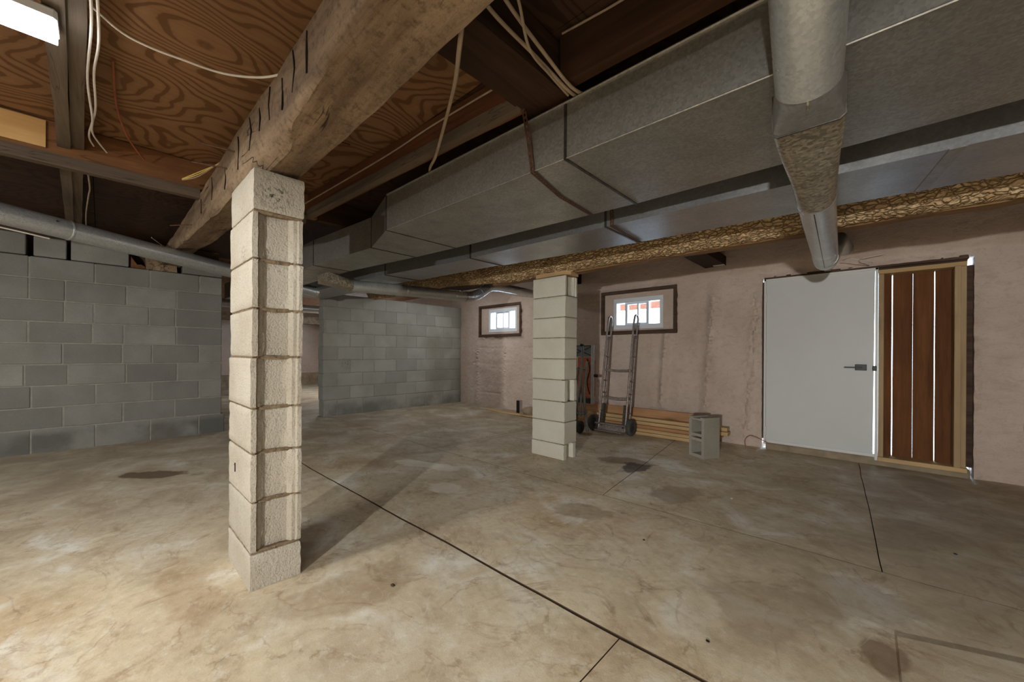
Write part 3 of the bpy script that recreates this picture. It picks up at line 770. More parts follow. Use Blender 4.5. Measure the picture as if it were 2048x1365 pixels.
def strap(parent, pts, w=0.022, holes=True, name='perforated_strap'):
    b = MB(); P = [Vector(p) for p in pts]
    for a, c in zip(P[:-1], P[1:]):
        t = (c - a).normalized(); nrm = Vector((0, -1, 0)) if abs(t.y) < 0.7 else Vector((0, 0, -1))
        s = t.cross(nrm).normalized() * (w / 2); n = max(1, int((c - a).length / 0.022))
        nn = nrm * 0.0016
        for i in range(n):
            p, q = a.lerp(c, i / n), a.lerp(c, (i + 1) / n); m0, m1 = p.lerp(q, 0.25), p.lerp(q, 0.75)
            def quad(A, B, C, D):
                lo = [b.bm.verts.new(v) for v in (A, B, C, D)]; hi = [b.bm.verts.new(v + nn) for v in (A, B, C, D)]
                b.bm.faces.new(lo); b.bm.faces.new(list(reversed(hi)))
                for k in range(4): b.bm.faces.new((lo[k], lo[(k + 1) % 4], hi[(k + 1) % 4], hi[k]))
            quad(p - s, p + s, m0 + s, m0 - s); quad(m1 - s, m1 + s, q + s, q - s)
            quad(m0 - s, m0 - s * 0.4, m1 - s * 0.4, m1 - s); quad(m0 + s * 0.4, m0 + s, m1 + s, m1 + s * 0.4)
    o = b.build(name, RUSTY, parent)
    return o
s1 = root('perforated_strap', (-1.08, 1.24, 2.0), 'rusty perforated hanger strap around the wide duct', 'strap')
strap(s1, [(-1.098, 1.19, 2.10), (-1.085, 1.215, 2.02)], name='upper_tail'); strap(s1, [(-1.085, 1.222, 2.02), (-1.072, 1.238, 1.90), (-1.062, 1.252, 1.771)], name='side_run')
strap(s1, [(-1.062, 1.25, 1.770), (-1.13, 1.55, 1.771), (-1.15, 1.86, 1.772)], name='bottom_run')
s2 = root('perforated_strap', (-1.17, 2.1, 2.0), 'rusty perforated hanger strap around the narrow duct', 'strap')

# narrow duct behind
d2 = root('branch_duct', (-1.5, 2.3, ZB), 'narrower galvanised sheet metal duct between wide duct and bark log', 'duct')
Q = {3.1: rect(3.1, 2.34, 2.84, ZB, ZT), -0.28: rect(-0.28, 2.145, 2.60, ZB, ZT), -1.2: rect(-1.2, 2.105, 2.55, ZB, ZT), -2.41: rect(-2.41, 2.065, 2.43, ZB, ZT), -2.46: rect(-2.46, 2.075, 2.40, ZB, ZT),
     -3.57: rect(-3.57, 1.945, 2.33, ZB, ZT), -3.72: rect(-3.72, 1.915, 2.29, ZB, ZT), -5.90: rect(-5.90, 1.84, 2.22, ZB, ZT)}
ks = [3.1, -0.28, -1.2, -2.41, -2.46, -3.57, -3.72, -5.90]
for a, c in zip(ks[:-1], ks[1:]): duct_section(d2, Q[a], Q[c], DUCT_IN)
for x in (-1.2, -2.41, -3.57): seam(d2, Q[x], x, 0.004, 0.014)
b = MB(); b.loft([[(0.20, 2.17, ZB - 0.004), (0.245, 2.172, ZB - 0.004), (0.245, 2.172, ZB + 0.001), (0.20, 2.17, ZB + 0.001)], [(0.13, 2.625, ZB - 0.004), (0.175, 2.628, ZB - 0.004), (0.175, 2.628, ZB + 0.001), (0.13, 2.625, ZB + 0.001)]])
b.build('drive_cleat', DUCT, d2)
strap(s2, [(-1.16, 2.10, 2.03), (-1.155, 2.098, 1.771)], name='side_run'); strap(s2, [(-1.155, 2.096, 1.770), (-1.17, 2.35, 1.7705), (-1.18, 2.55, 1.771)], name='bottom_run')

# ------------------------------------------------------------------ round pipes
def circ(c, r, n, ax='y', rect_wh=None, blend=0.0):
    out = []
    for k in range(n):
        a = 2 * PI * k / n; u, v = math.cos(a), math.sin(a)
        if rect_wh:
            m = max(abs(u) , abs(v)); ru, rv = u / m * rect_wh[0] / 2, v / m * rect_wh[1] / 2
            U_, V_ = r * u * (1 - blend) + ru * blend, r * v * (1 - blend) + rv * blend
        else: U_, V_ = r * u, r * v
        out.append(Vector((c[0] + U_, c[1], c[2] + V_)) if ax == 'y' else Vector((c[0], c[1] + U_, c[2] + V_)))
    return out
def collar(parent, c, r, name='crimp_ring', mat=None, ax=Vector((0, 1, 0)), w=0.016):
    c = Vector(c); ax = Vector(ax).normalized(); b = MB(); b.tube([c - ax * w / 2, c - ax * w * 0.2, c + ax * w * 0.2, c + ax * w / 2], [r + 0.0005, r + 0.003, r + 0.003, r + 0.0005], 32); return b.build(name, mat or PIPE, parent, True)
v = root('drop_pipe', (-0.15, 1.4, 1.6), 'spangled galvanised round pipe running under both ducts at right', 'pipe')
rp = 0.0705
b = MB(); b.tube(spline([(-0.085, 0.78, 2.21), (-0.085, 0.79, 2.05), (-0.092, 0.85, 1.90), (-0.108, 1.03, 1.785), (-0.128, 1.235, 1.70)], 8), rp, 36, cap=False); b.build('upper_pipe', PIPE, v, True)
b = MB(); b.loft([circ((-0.125, 1.19, 1.712), rp * 0.97, 36), circ((-0.128, 1.235, 1.70), rp, 36), circ((-0.134, 1.285, 1.697), rp, 36, 'y', (0.158, 0.126), 0.6), circ((-0.139, 1.335, 1.693), rp, 36, 'y', (0.160, 0.128), 1.0)], cap=False); b.build('collar', DUCT_IN, v, True)
b = MB(); b.loft([circ((-0.139, 1.336, 1.693), rp, 36, 'y', (0.166, 0.134), 1.0), circ((-0.139, 1.342, 1.693), rp, 36, 'y', (0.166, 0.134), 1.0)]); b.build('flange', SEAM, v)
b = MB(); b.loft([circ((-0.139 - 0.053 * t, 1.342 + 0.804 * t, 1.694), rp, 36, 'y', (0.160, 0.126), 1 - smooth(0, 1, t)) for t in [i / 8 for i in range(9)]], cap=False); b.build('tapered_boot', BOOT, v, True)
pts = [(-0.192, 2.146, 1.694), (-0.215, 2.6, 1.691), (-0.245, 3.25, 1.688), (-0.265, 3.58, 1.69), (-0.27, 3.74, 1.715), (-0.262, 3.88, 1.78), (-0.25, 4.1, 1.90), (-0.235, 4.35, 1.99), (-0.22, 4.9, 2.02)]
b = MB(); b.tube(spline(pts, 6), 0.070, 36); b.build('lower_pipe', PIPE, v, True)
collar(v, (-0.192, 2.15, 1.694), 0.07); collar(v, (-0.258, 3.5, 1.689), 0.07)
b = MB(); b.tube([(-0.108, 1.04, 1.706), (-0.128, 1.235, 1.628)], 0.0035, 6); b.build('pipe_seam', BOOT, v)
b = MB(); b.tube([(-0.20, 2.17, 1.624), (-0.262, 3.5, 1.619)], 0.0025, 6); b.build('pipe_seam', SEAM, v)

lp = root('round_pipe', (-4.4, 0.2, 1.8), 'shiny galvanised round pipe along the left block wall', 'pipe')
A, B_ = Vector((-4.0, -0.43, 1.859)), Vector((-4.70, 0.90, 1.806)); dr = (B_ - A).normalized()
b = MB(); b.tube([A - dr * 2.2, A + dr * 0.32], 0.0675, 32, cap=False); b.build('pipe_length', PIPE, lp, True)
b = MB(); b.tube([A + dr * 0.30, A + dr * 1.6, B_, B_ + dr * 1.1], 0.0665, 32, cap=True); b.build('pipe_length', PIPE, lp, True)
collar(lp, A + dr * 0.31, 0.0675, ax=dr)
b = MB(); sp_ = A + dr * 0.22 + Vector((0.055, 0.03, 0.025)); b.tube([sp_, sp_ + Vector((0.006, 0.003, 0.003))], 0.006, 8); b.build('screw', SEAM, lp)

fp = root('elbow_pipe', (-3.9, 2.4, 1.69), 'galvanised round pipe with elbow in front of the bark log', 'pipe')
P0 = [(-3.96, 1.78, 1.69), (-3.84, 2.35, 1.695), (-3.73, 2.95, 1.70), (-3.715, 3.10, 1.703)]
b = MB(); b.tube(P0, 0.062, 32, cap=False); b.build('straight_pipe', PIPE, fp, True)
P1 = [(-3.715, 3.10, 1.703), (-3.715, 3.2, 1.712), (-3.74, 3.36, 1.77), (-3.80, 3.55, 1.87), (-3.83, 3.66, 1.91), (-3.86, 3.8, 1.93)]
b = MB(); b.tube(spline(P1, 5), 0.064, 32, cap=False); b.build('elbow', PIPE, fp, True)
b = MB(); b.tube([(-3.855, 3.78, 1.93), (-3.95, 4.3, 1.95), (-4.05, 4.85, 1.965)], 0.061, 32); b.build('upper_pipe', PIPE, fp, True)
b = MB(); b.loft([circ((-3.98 + 0.02 * t, 1.50 + 0.28 * t, 1.735 - 0.045 * t), 0.062, 32, 'y', (0.26, 0.09), 1 - t) for t in [i / 6 for i in range(7)]]); b.build('boot', BOOT, fp, True)
for p in P0[1:3]: collar(fp, p, 0.062, ax=(0.2, 1, 0))
for i in (1, 2, 3, 4): collar(fp, P1[i], 0.0645, ax=Vector(P1[i + 1]) - Vector(P1[i - 1]), w=0.012)
bp = root('round_pipe', (-8.0, 2.6, 1.8), 'short bright round pipe seen through the doorway gap', 'pipe')
b = MB(); b.tube([(-8.0, 0.5, 1.82), (-8.0, 4.6, 1.84)], 0.075, 24); b.build('pipe_length', PIPE, bp, True)
collar(bp, (-8.0, 2.4, 1.83), 0.075)
for y in (0.9, 4.2):
    b = MB(); b.box(-8.01, -7.99, y - 0.01, y + 0.01, 1.88, ZC); b.build('hanger', RUSTY, bp)
b = timber((-11.9, -1.4, 1.80), (-11.9, 4.9, 1.80), 0.2, 0.2, 30, 0.01, 3, 20)
tag(b.build('back_beam', OLD_X, None, True), 'old beam across the lit back room beyond the doorway', 'beam')
b = MB(); b.box(-10.72, -10.68, 2.02, 2.16, 0.036, 1.3, 0.004)
tag(b.build('white_board', VINYL), 'narrow white board standing in the back room doorway gap', 'board')
for i, (y0, z) in enumerate(((2.1, 0.0), (2.15, 0.12))):
    b = MB(); b.box(-10.6, -10.2, y0, y0 + 0.7, z + 0.036, z + 0.15, 0.01)
    tag(b.build('timber_sleeper', ORANGE_X), ('lower' if i == 0 else 'upper') + ' timber sleeper on floor of the back room', 'timber', 'sleepers in the back room')

# ------------------------------------------------------------------ fluorescent fixtures
def fixture(x, y0, y1, z, label, watts, lens=True):
    f = root('fluorescent_lamp', (x, (y0 + y1) / 2, z), label, 'lamp')
    b = MB(); b.box(x - 0.062, x + 0.062, y0, y1, z + 0.02, z + 0.06, 0.008); b.build('housing', VINYL, f)
    b = MB(); n = 9
    ring = lambda y: [Vector((x - 0.058, y, z + 0.022))] + [Vector((x - 0.058 * math.cos(PI * k / n), y, z + 0.012 - 0.02 * math.sin(PI * k / n))) for k in range(n + 1)] + [Vector((x + 0.058, y, z + 0.022))]
    b.loft([ring(y0 + 0.004), ring(y1 - 0.004)]); b.build('diffuser', TUBE_LIGHT, f)
    l = bpy.data.lights.new('tube_light', 'AREA'); l.shape = 'RECTANGLE'; l.size = 0.11; l.size_y = y1 - y0 - 0.03
    l.energy = watts; l.color = LAMP_COL
    lo = bpy.data.objects.new('tube_light', l); COL.objects.link(lo); lo.parent = f; lo.location = (0, 0, -0.013)
    return f
fixture(-1.95, -1.32, -0.098, 2.02, 'lit white fluorescent lamp under the plywood at top left', LAMP_W)
fixture(0.3, -1.7, -0.5, 2.06, 'fluorescent lamp overhead behind the camera to the right', LAMP_W * 1.0)
fixture(-4.3, -2.9, -1.7, 2.06, 'added fluorescent fill lamp overhead near the left block wall', LAMP_W * 0.6)  # added out of view to brighten the left block wall
fixture(-4.9, 3.55, 4.2, 2.155, 'added short fill lamp on the plywood hidden behind the bark log', LAMP_W * 0.3)  # added out of sight to brighten the dim far left corner
fixture(-9.0, 3.5, 4.7, 2.155, 'fluorescent lamp on the ceiling of the back room', LAMP_W * 2)

def fill_lamp(x, y, z, label, watts):
    f = root('fill_lamp', (x, y, 0), label, 'lamp')
    b = MB(); b.tube([(x, y, 0.0), (x, y, z - 0.10)], 0.014, 10); b.build('pole', BLACK, f, True)
    for k in range(3):
        a = 2 * PI * k / 3 + 0.4
        b = MB(); b.tube([(x, y, 0.45), (x + 0.26 * math.cos(a), y + 0.26 * math.sin(a), 0.012)], 0.011, 8); b.build('leg', BLACK, f, True)
    b = MB(); b.lathe([(0.02, z - 0.10), (0.07, z - 0.09), (0.07, z - 0.075), (0.02, z - 0.07)], 20, Matrix.Translation((x, y, 0))); b.build('base', BLACK, f, True)
    b = MB(); b.lathe([(0.001, z + 0.055), (0.035, z + 0.05), (0.05, z), (0.04, z - 0.05), (0.02, z - 0.075)], 20, Matrix.Translation((x, y, 0))); b.build('bulb', GLASS, f, True)
    b = MB(); b.loft([[Vector((x - 0.4, y - 0.16, zz)), Vector((x + 0.4, y - 0.16, zz)), Vector((x + 0.4, y + 0.58, zz)), Vector((x - 0.4, y + 0.58, zz))] for zz in (z + 0.092, z + 0.10)]); b.build('hood', BLACK, f)  # hood shaped to keep the added light off ducts and ceiling
    b = MB(); b.box(x - 0.4, x + 0.4, y - 0.17, y - 0.16, z - 0.12, z + 0.10); b.build('hood_back', BLACK, f)
    l = bpy.data.lights.new('bulb_light', 'POINT'); l.shadow_soft_size = 0.045; l.energy = watts; l.color = LAMP_COL
    lo = bpy.data.objects.new('bulb_light', l); COL.objects.link(lo); lo.parent = f; lo.location = (0, 0, z)
    return f
fill_lamp(0.55, -2.9, 1.12, 'added hooded black fill lamp on a tripod behind the camera', FILL_W)  # unseen lamp added as the main fill light

# ------------------------------------------------------------------ windows
def window(n, x0, x1, z0, z1, gx0, gx1, gz0, gz1, y):
    """x0..z1 brown buck in the foam opening, gx.. vinyl unit"""
    w_ = struct(bpy.data.objects.new('window_%d' % n, None)); COL.objects.link(w_); w_.location = (0, 0, 0)
    t = 0.042
    for nm, bx in (('head', (x0, x1, z1 - t, z1)), ('sill', (x0, x1, z0, z0 + t + 0.01)), ('jamb', (x0, x0 + t, z0 + t, z1 - t)), ('jamb', (x1 - t, x1, z0 + t, z1 - t))):
        b = MB(); b.box(bx[0], bx[1], YW - 0.035, YW + 0.2, bx[2], bx[3], 0.004); b.build(nm, BROWN_FRAME, w_)
    # foam packed between buck and vinyl frame
    for bx in ((x0 + t, gx0, z0 + t, z1 - t), (gx1, x1 - t, z0 + t, z1 - t), (gx0, gx1, gz1, z1 - t), (gx0, gx1, z0 + t, gz0)):
        if bx[1] - bx[0] < 0.005 or bx[3] - bx[2] < 0.005: continue
        b = MB(); b.box(bx[0] - 0.002, bx[1] + 0.002, y - 0.006, y + 0.13, bx[2] - 0.002, bx[3] + 0.002, 0.004); b.build('foam_filler', FOAM, w_)
    fw = 0.045; fh = 0.062
    for nm, bx in (('top_rail', (gx0, gx1, gz1 - fh, gz1)), ('bottom_rail', (gx0, gx1, gz0, gz0 + fh)), ('stile', (gx0, gx0 + fw, gz0 + fh, gz1 - fh)), ('stile', (gx1 - fw, gx1, gz0 + fh, gz1 - fh))):
        b = MB(); b.box(bx[0], bx[1], y - 0.012, y + 0.09, bx[2], bx[3], 0.003); b.build(nm, VINYL, w_)
    a, c = gx0 + fw, gx1 - fw; W_ = c - a; zb, zt = gz0 + fh, gz1 - fh
    cuts = [(0.0, 0.19, 0.055), (0.25, 0.48, 0.03), (0.515, 0.69, 0.03), (0.75, 1.0, 0.055)]
    for f0, f1, wd in ((0.19, 0.25, 0.0), (0.48, 0.515, 0.0), (0.69, 0.75, 0.0)):
        b = MB(); b.box(a + W_ * f0, a + W_ * f1, y + 0.01, y + 0.06, zb, zt, 0.002); b.build('mullion', VINYL, w_)
    for i, (f0, f1, dy) in enumerate(cuts):
        if i in (1, 2):
            for zz in ((zb, zb + 0.022), (zt - 0.022, zt)):
                b = MB(); b.box(a + W_ * f0, a + W_ * f1, y + 0.015, y + 0.055, zz[0], zz[1]); b.build('sash_rail', VINYL, w_)
        b = MB(); b.box(a + W_ * f0 - 0.003, a + W_ * f1 + 0.003, y + dy, y + dy + 0.004, zb, zt); b.build('pane', GLASS, w_)
window(1, *OPEN[0], -5.17, -4.47, 1.375, 1.795, YW + 0.01)
window(2, *OPEN[1], -2.65, -1.96, 1.335, 1.755, YW + 0.01)
# reddish deck beam and brace outside window 2
dk = root('deck_frame', (-3.2, 6.2, 1.95), 'red brown deck framing outside the window behind the hand truck', 'deck')
b = MB(); b.box(-5.2, -1.2, 6.15, 6.22, 1.75, 1.89, 0.005); b.build('deck_beam', DECK, dk)
b = MB(); b.tube([(-2.9, 6.13, 1.75), (-2.45, 6.13, 1.5), (-2.3, 6.13, 1.4)], 0.006, 6); b.build('brace_cable', DECK, dk)
b = MB(); b.box(-3.75, -3.66, 6.15, 6.24, -0.1, 1.75); b.build('deck_post', DECK, dk)

# ------------------------------------------------------------------ door and plank panel
door = struct(bpy.data.objects.new('door_1', None)); COL.objects.link(door)
b = MB()
q = lambda y: [Vector((-0.842, y, 0.07)), Vector((-0.012, y, 0.07)), Vector((-0.001, y, 1.782)), Vector((-0.842, y, 1.782))]
b.loft([q(4.845), q(4.885)]); b.build('door_panel', WHITE_DOOR, door)
for bx in ((-0.862, -0.843, 4.83, 4.92, 0.055, 1.80), (0.0, 0.021, 4.83, 4.92, 0.045, 1.80)):
    b = MB(); b.box(*bx, 0.002); b.build('door_jamb', WHITE_TRIM, door)
b = MB(); b.box(-0.862, 0.021, 4.83, 4.92, 1.781, 1.80, 0.002); b.build('door_head', WHITE_TRIM, door)
b = MB(); b.box(-0.838, -0.0, 4.838, 4.846, 0.072, 0.10, 0.002); b.build('door_sweep', WHITE_TRIM, door)
for z in (0.20, 0.98, 1.6):
    b = MB(); b.tube([(-0.841, 4.83, z - 0.045), (-0.841, 4.83, z + 0.045)], 0.007, 10); b.build('hinge', WHITE_TRIM, door)
b = MB(); b.box(-0.135, -0.055, 4.822, 4.845, 0.86, 0.916, 0.003); b.build('handle_rose', BLACK, door)
b = MB(); b.tube([(-0.095, 4.822, 0.888), (-0.095, 4.79, 0.888)], 0.009, 10); b.build('handle_neck', BLACK, door)
b = MB(); b.box(-0.21, -0.085, 4.782, 4.794, 0.882, 0.894, 0.002); b.build('handle_lever', BLACK, door)
b = MB(); b.box(-0.016, 0.012, 4.824, 4.84, 0.858, 0.905, 0.004); b.build('latch_plate', BLACK, door)
b = MB(); b.box(-0.845, 0.57, 4.85, 5.12, -0.02, 0.066, 0.01); b.build('threshold', STONE, door)
# rough edges that close the opening, leaving slits for daylight in the corners
for bx in ((-0.90, -0.864, 4.90, 4.96, 0.10, 1.78), (-0.87, 0.56, 4.87, 4.96, 1.801, 1.835), (0.545, 0.61, 4.93, 4.96, 0.075, 1.755), (0.01, 0.555, 4.90, 4.96, 1.765, 1.84)):
    b = MB(); b.box(*bx, 0.004); b.build('rough_buck', BROWN_FRAME, door)
pp = root('plank_panel', (0.28, 4.9, 0.05), 'cedar plank infill panel in a pine frame right of the white door', 'panel')
for bx, m, nm in (((0.022, 0.058, 4.82, 5.0, 0.085, 1.735), PALE_Z, 'stud'), ((0.475, 0.512, 4.80, 5.0, 0.085, 1.74), PALE_Z, 'stud'), ((0.513, 0.545, 4.84, 5.0, 0.05, 1.77), PALE_Z, 'stud'),
                  ((0.022, 0.545, 4.815, 5.0, 1.736, 1.773), PALE_X, 'top_plate'), ((0.022, 0.55, 4.81, 5.0, 0.046, 0.084), PALE_X, 'bottom_plate')):
    b = MB(); b.box(*bx, 0.003); b.build(nm, m, pp)
for x0, x1_, y in ((0.05, 0.111, 4.96), (0.117, 0.2443, 4.962), (0.2455, 0.3742, 4.958), (0.3795, 0.485, 4.961)):
    b = MB(); b.box(x0, x1_, y, y + 0.022, 0.08, 1.745, 0.002); b.build('plank', CEDAR_Z, pp)

# ------------------------------------------------------------------ hand truck leaning on the foam wall
ht = root('hand_truck', (-2.43, 4.42, 0), 'tall steel hand truck leaning under the right window', 'hand truck')
al = math.radians(9.5); O = Vector((-2.43, 4.47, 0.0)); Vv = Vector((0, math.sin(al), math.cos(al))); Ww = Vector((0, -math.cos(al), math.sin(al)))
def T(x, v_, w_): return O + Vector((x, 0, 0)) + Vv * v_ + Ww * w_
for sx in (-1, 1):
    X = sx * 0.185
    pts = [T(X, 0.04, 0.04)] + [T(X, 0.3, 0.04), T(X, 0.8, 0.04), T(X, 1.25, 0.04), T(X, 1.40, 0.045)]
    for k in range(9):
        a = PI * k / 8; pts.append(T(X, 1.47 + 0.055 * math.sin(a), -0.015 + 0.05 * math.cos(a)))
    pts += [T(X, 1.40, -0.065), T(X, 1.25, -0.06), T(X, 0.8, -0.06), T(X, 0.3, -0.06), T(X, 0.08, -0.06)]
    b = MB(); b.tube(pts, 0.0135, 12); b.build('side_rail', STEEL, ht, True)
    for vv in (0.26, 0.5, 0.66, 0.98, 1.22):
        b = MB(); b.tube([T(X, vv, 0.04), T(X, vv, -0.06)], 0.010, 8); b.build('rail_rung', STEEL, ht, True)
    b = MB(); b.tube([T(X, 1.23, 0.045), T(X, 1.25, 0.03), T(X, 1.255, -0.03), T(X, 1.24, -0.06)], 0.016, 8); b.build('grip_clamp', STEEL, ht, True)
    Xw = sx * 0.262
    M = Matrix.Translation((-2.43 + Xw, 4.435, 0.102)) @ Matrix.Rotation(PI / 2, 4, 'Y')
    b = MB(); b.lathe([(0.055, -0.026), (0.09, -0.03), (0.1, -0.02), (0.102, 0), (0.1, 0.02), (0.09, 0.03), (0.055, 0.026)], 32, M); wh = b.build('wheel', RUBBER, ht, True)
    b = MB(); b.lathe([(0.012, -0.03), (0.03, -0.028), (0.056, -0.014), (0.056, 0.014), (0.03, 0.028), (0.012, 0.03)], 20, M); b.build('hub', HUB, wh, True)
    # stair glide belt
    X2 = sx * 0.15
    b = MB(); b.loft([[T(X2 + dx, vv, ww) for dx, ww in ((-0.014, -0.005), (0.014, -0.005), (0.014, 0.035 + wv), (-0.014, 0.035 + wv))] for vv, wv in [(0.06 + 0.011 * k, 0.006 if k % 2 else 0.0) for k in range(28)]]); b.build('stair_glide', RUBBER, ht)
for vv, sg in ((0.44, 0.02), (0.80, 0.012)):
    pts = [T(-0.185 + 0.37 * k / 8, vv - sg * math.sin(PI * k / 8), 0.03) for k in range(9)]
    b = MB(); b.loft([[p + Vv * 0.014 + Ww * 0.012, p - Vv * 0.014 + Ww * 0.012, p - Vv * 0.014 - Ww * 0.05, p + Vv * 0.014 - Ww * 0.05] for p in pts]); b.build('cross_bar', STEEL, ht)
b = MB(); b.loft([[T(x, 0.105, 0.03), T(x, 0.02, 0.045), T(x, 0.015, 0.15), T(x, 0.008, 0.15), T(x, 0.01, 0.035), T(x, 0.105, 0.02)] for x in (-0.19, 0.19)]); b.build('toe_plate', STEEL, ht)
b = MB(); b.tube([(-2.43 - 0.275, 4.435, 0.102), (-2.43 + 0.275, 4.435, 0.102)], 0.012, 10); b.build('axle', STEEL, ht, True)

# folded tool stand beside it
fs = root('tool_stand', (-2.670, 4.15, 0), 'folded grey tube tool stand with small wheels behind the far pillar', 'tool stand')
def stand_tube(pts, r=0.017): b = MB(); b.tube(spline(pts, 5), r, 10); b.build('tube', TUBE_GREY, fs, True)
stand_tube([(-2.775, 4.28, 1.10), (-2.750, 4.26, 1.02), (-2.745, 4.22, 0.7), (-2.780, 4.19, 0.4), (-2.790, 4.16, 0.1)])
stand_tube([(-2.780, 4.3, 0.86), (-2.775, 4.26, 0.6), (-2.745, 4.22, 0.45), (-2.730, 4.18, 0.2)])
stand_tube([(-2.710, 4.30, 0.90), (-2.720, 4.26, 0.5), (-2.700, 4.24, 0.32), (-2.660, 4.2, 0.2), (-2.610, 4.16, 0.035)], 0.018)
stand_tube([(-2.830, 4.28, 0.82), (-2.840, 4.24, 0.5), (-2.795, 4.2, 0.25), (-2.780, 4.18, 0.1)])
b = MB(); b.tube([(-2.850, 4.28, 0.8), (-2.710, 4.28, 0.8)], 0.014, 8); b.build('cross_tube', TUBE_GREY, fs, True)
b = MB(); b.tube([(-2.850, 4.19, 0.24), (-2.670, 4.19, 0.24)], 0.02, 8); b.build('cross_tube', TUBE_GREY, fs, True)
b = MB(); b.tube([(-2.780, 4.28, 1.095), (-2.772, 4.28, 1.125)], 0.024, 10); b.build('end_cap', BLACK, fs, True)
for x in (-2.70, -2.93):
    M = Matrix.Translation((x, 4.13, 0.078)) @ Matrix.Rotation(PI / 2, 4, 'Y')
    b = MB(); b.lathe([(0.04, -0.022), (0.07, -0.024), (0.078, -0.012), (0.078, 0.012), (0.07, 0.024), (0.04, 0.022)], 28, M); wh = b.build('wheel', RUBBER, fs, True)
    b = MB(); b.lathe([(0.008, -0.024), (0.041, -0.014), (0.041, 0.014), (0.008, 0.024)], 16, M); b.build('hub', HUB, wh, True)
# table saw leaning on edge behind the stand
sw = root('table_saw', (-2.85, 4.5, 0.3), 'table saw on edge with aluminium fence rail and orange base', 'table saw')
b = MB(); b.box(-2.752, -2.715, 4.46, 4.50, 0.33, 1.115, 0.003); b.box(-2.738, -2.729, 4.455, 4.462, 0.34, 1.105); b.build('fence_rail', ALU, sw)
b = MB(); b.box(-3.12, -2.76, 4.52, 4.54, 0.96, 1.11, 0.004); pn = b.build('grey_panel', GREYBLUE, sw)
for p, q in (((-3.12, 4.517, 0.97), (-2.77, 4.517, 1.10)), ((-3.12, 4.517, 1.10), (-2.77, 4.517, 0.97)), ((-3.12, 4.517, 1.108), (-2.76, 4.517, 1.108))):
    b = MB(); b.tube([p, q], 0.005, 6); b.build('rib', BLACK, pn)
b = MB(); b.loft([[Vector((x, y, z)) for x, z in ((-3.0, 0.36), (-2.80, 0.36), (-2.765, 0.44), (-2.765, 0.9), (-2.80, 0.95), (-3.0, 0.95))] for y in (4.53, 4.60)]); b.build('orange_base', ORANGE, sw)
b = MB(); b.tube(spline([(-2.85, 4.52, 0.93), (-2.80, 4.515, 0.8), (-2.84, 4.515, 0.62), (-2.80, 4.515, 0.45)], 6), 0.007, 8); b.build('cord', BLACK, sw, True)
b = MB(); b.box(-3.06, -2.78, 4.50, 4.53, 0.33, 0.40, 0.01); b.build('motor_bracket', HUB, sw)
b = MB(); b.tube([(-2.70, 4.47, 0.71), (-2.655, 4.47, 0.71)], 0.02, 12); b.build('clamp_knob', BLACK, sw, True)

# ------------------------------------------------------------------ lumber along the foam wall
def board(x0, x1, y0, y1, z0, z1, rz, m, lab, tilt=0.0):
    c = Vector(((x0 + x1) / 2, (y0 + y1) / 2, (z0 + z1) / 2))
    M = Matrix.Translation(c) @ Matrix.Rotation(rz, 4, 'Z') @ Matrix.Rotation(tilt, 4, 'X') @ Matrix.Translation(-c)
    b = MB(); b.box(x0, x1, y0, y1, z0, z1, 0.002, M)
    return tag(b.build('lumber_board', m), lab, 'lumber', 'lumber along the foam wall')
board(-3.35, -1.42, 4.56, 4.70, 0.002, 0.04, 0.01, PALE_X, 'lowest pine board of the pile beneath the right window')
board(-3.2, -1.30, 4.58, 4.72, 0.043, 0.08, -0.008, PALE_X, 'second pine board up in the pile beneath the right window')
board(-3.3, -1.22, 4.58, 4.73, 0.083, 0.12, 0.012, ORANGE_X, 'wide orange tinted board flat in the pile behind the hand truck wheels')
board(-3.0, -1.145, 4.60, 4.69, 0.123, 0.162, 0.0, PALE_X, 'pale stud in the pile just under its topmost stud')
board(-2.9, -1.16, 4.63, 4.72, 0.165, 0.204, 0.004, PALE_X, 'topmost pale stud with its end showing right of the loose block')
board(-3.3, -1.5, 4.765, 4.785, 0.10, 0.30, 0.0, ORANGE_X, 'orange board standing on edge against the foam wall', -0.12)
b = MB(); b.box(-4.85, -3.75, 4.52, 4.60, zf(-4.3, 0) + 0.003, zf(-4.3, 0) + 0.026, 0.002)
tag(b.build('floor_board', PALE_X), 'thin pale board lying on the floor left of the far pillar', 'lumber')
b = MB(); b.box(-4.235, -4.19, 4.62, 4.65, 0.0, 0.235, 0.002)
tag(b.build('short_post', BLACK), 'short black stub standing at the foam wall under left window', 'stub')
b = MB(); r_ = bmesh.ops.create_icosphere(b.bm, subdivisions=3, radius=1.0)
for v_ in b.bm.verts:
    p = v_.co.copy(); k_ = 1 + 0.25 * nz(p.x * 1.5, p.y * 1.5, p.z * 1.5)
    v_.co = Vector((-4.0 + p.x * 0.11 * k_, 4.66 + p.y * 0.09 * k_, 0.075 + p.z * 0.07 * k_))
tag(b.build('rubble_stone', STONE, None, True), 'rough lump of rubble by the short black stub', 'stone')

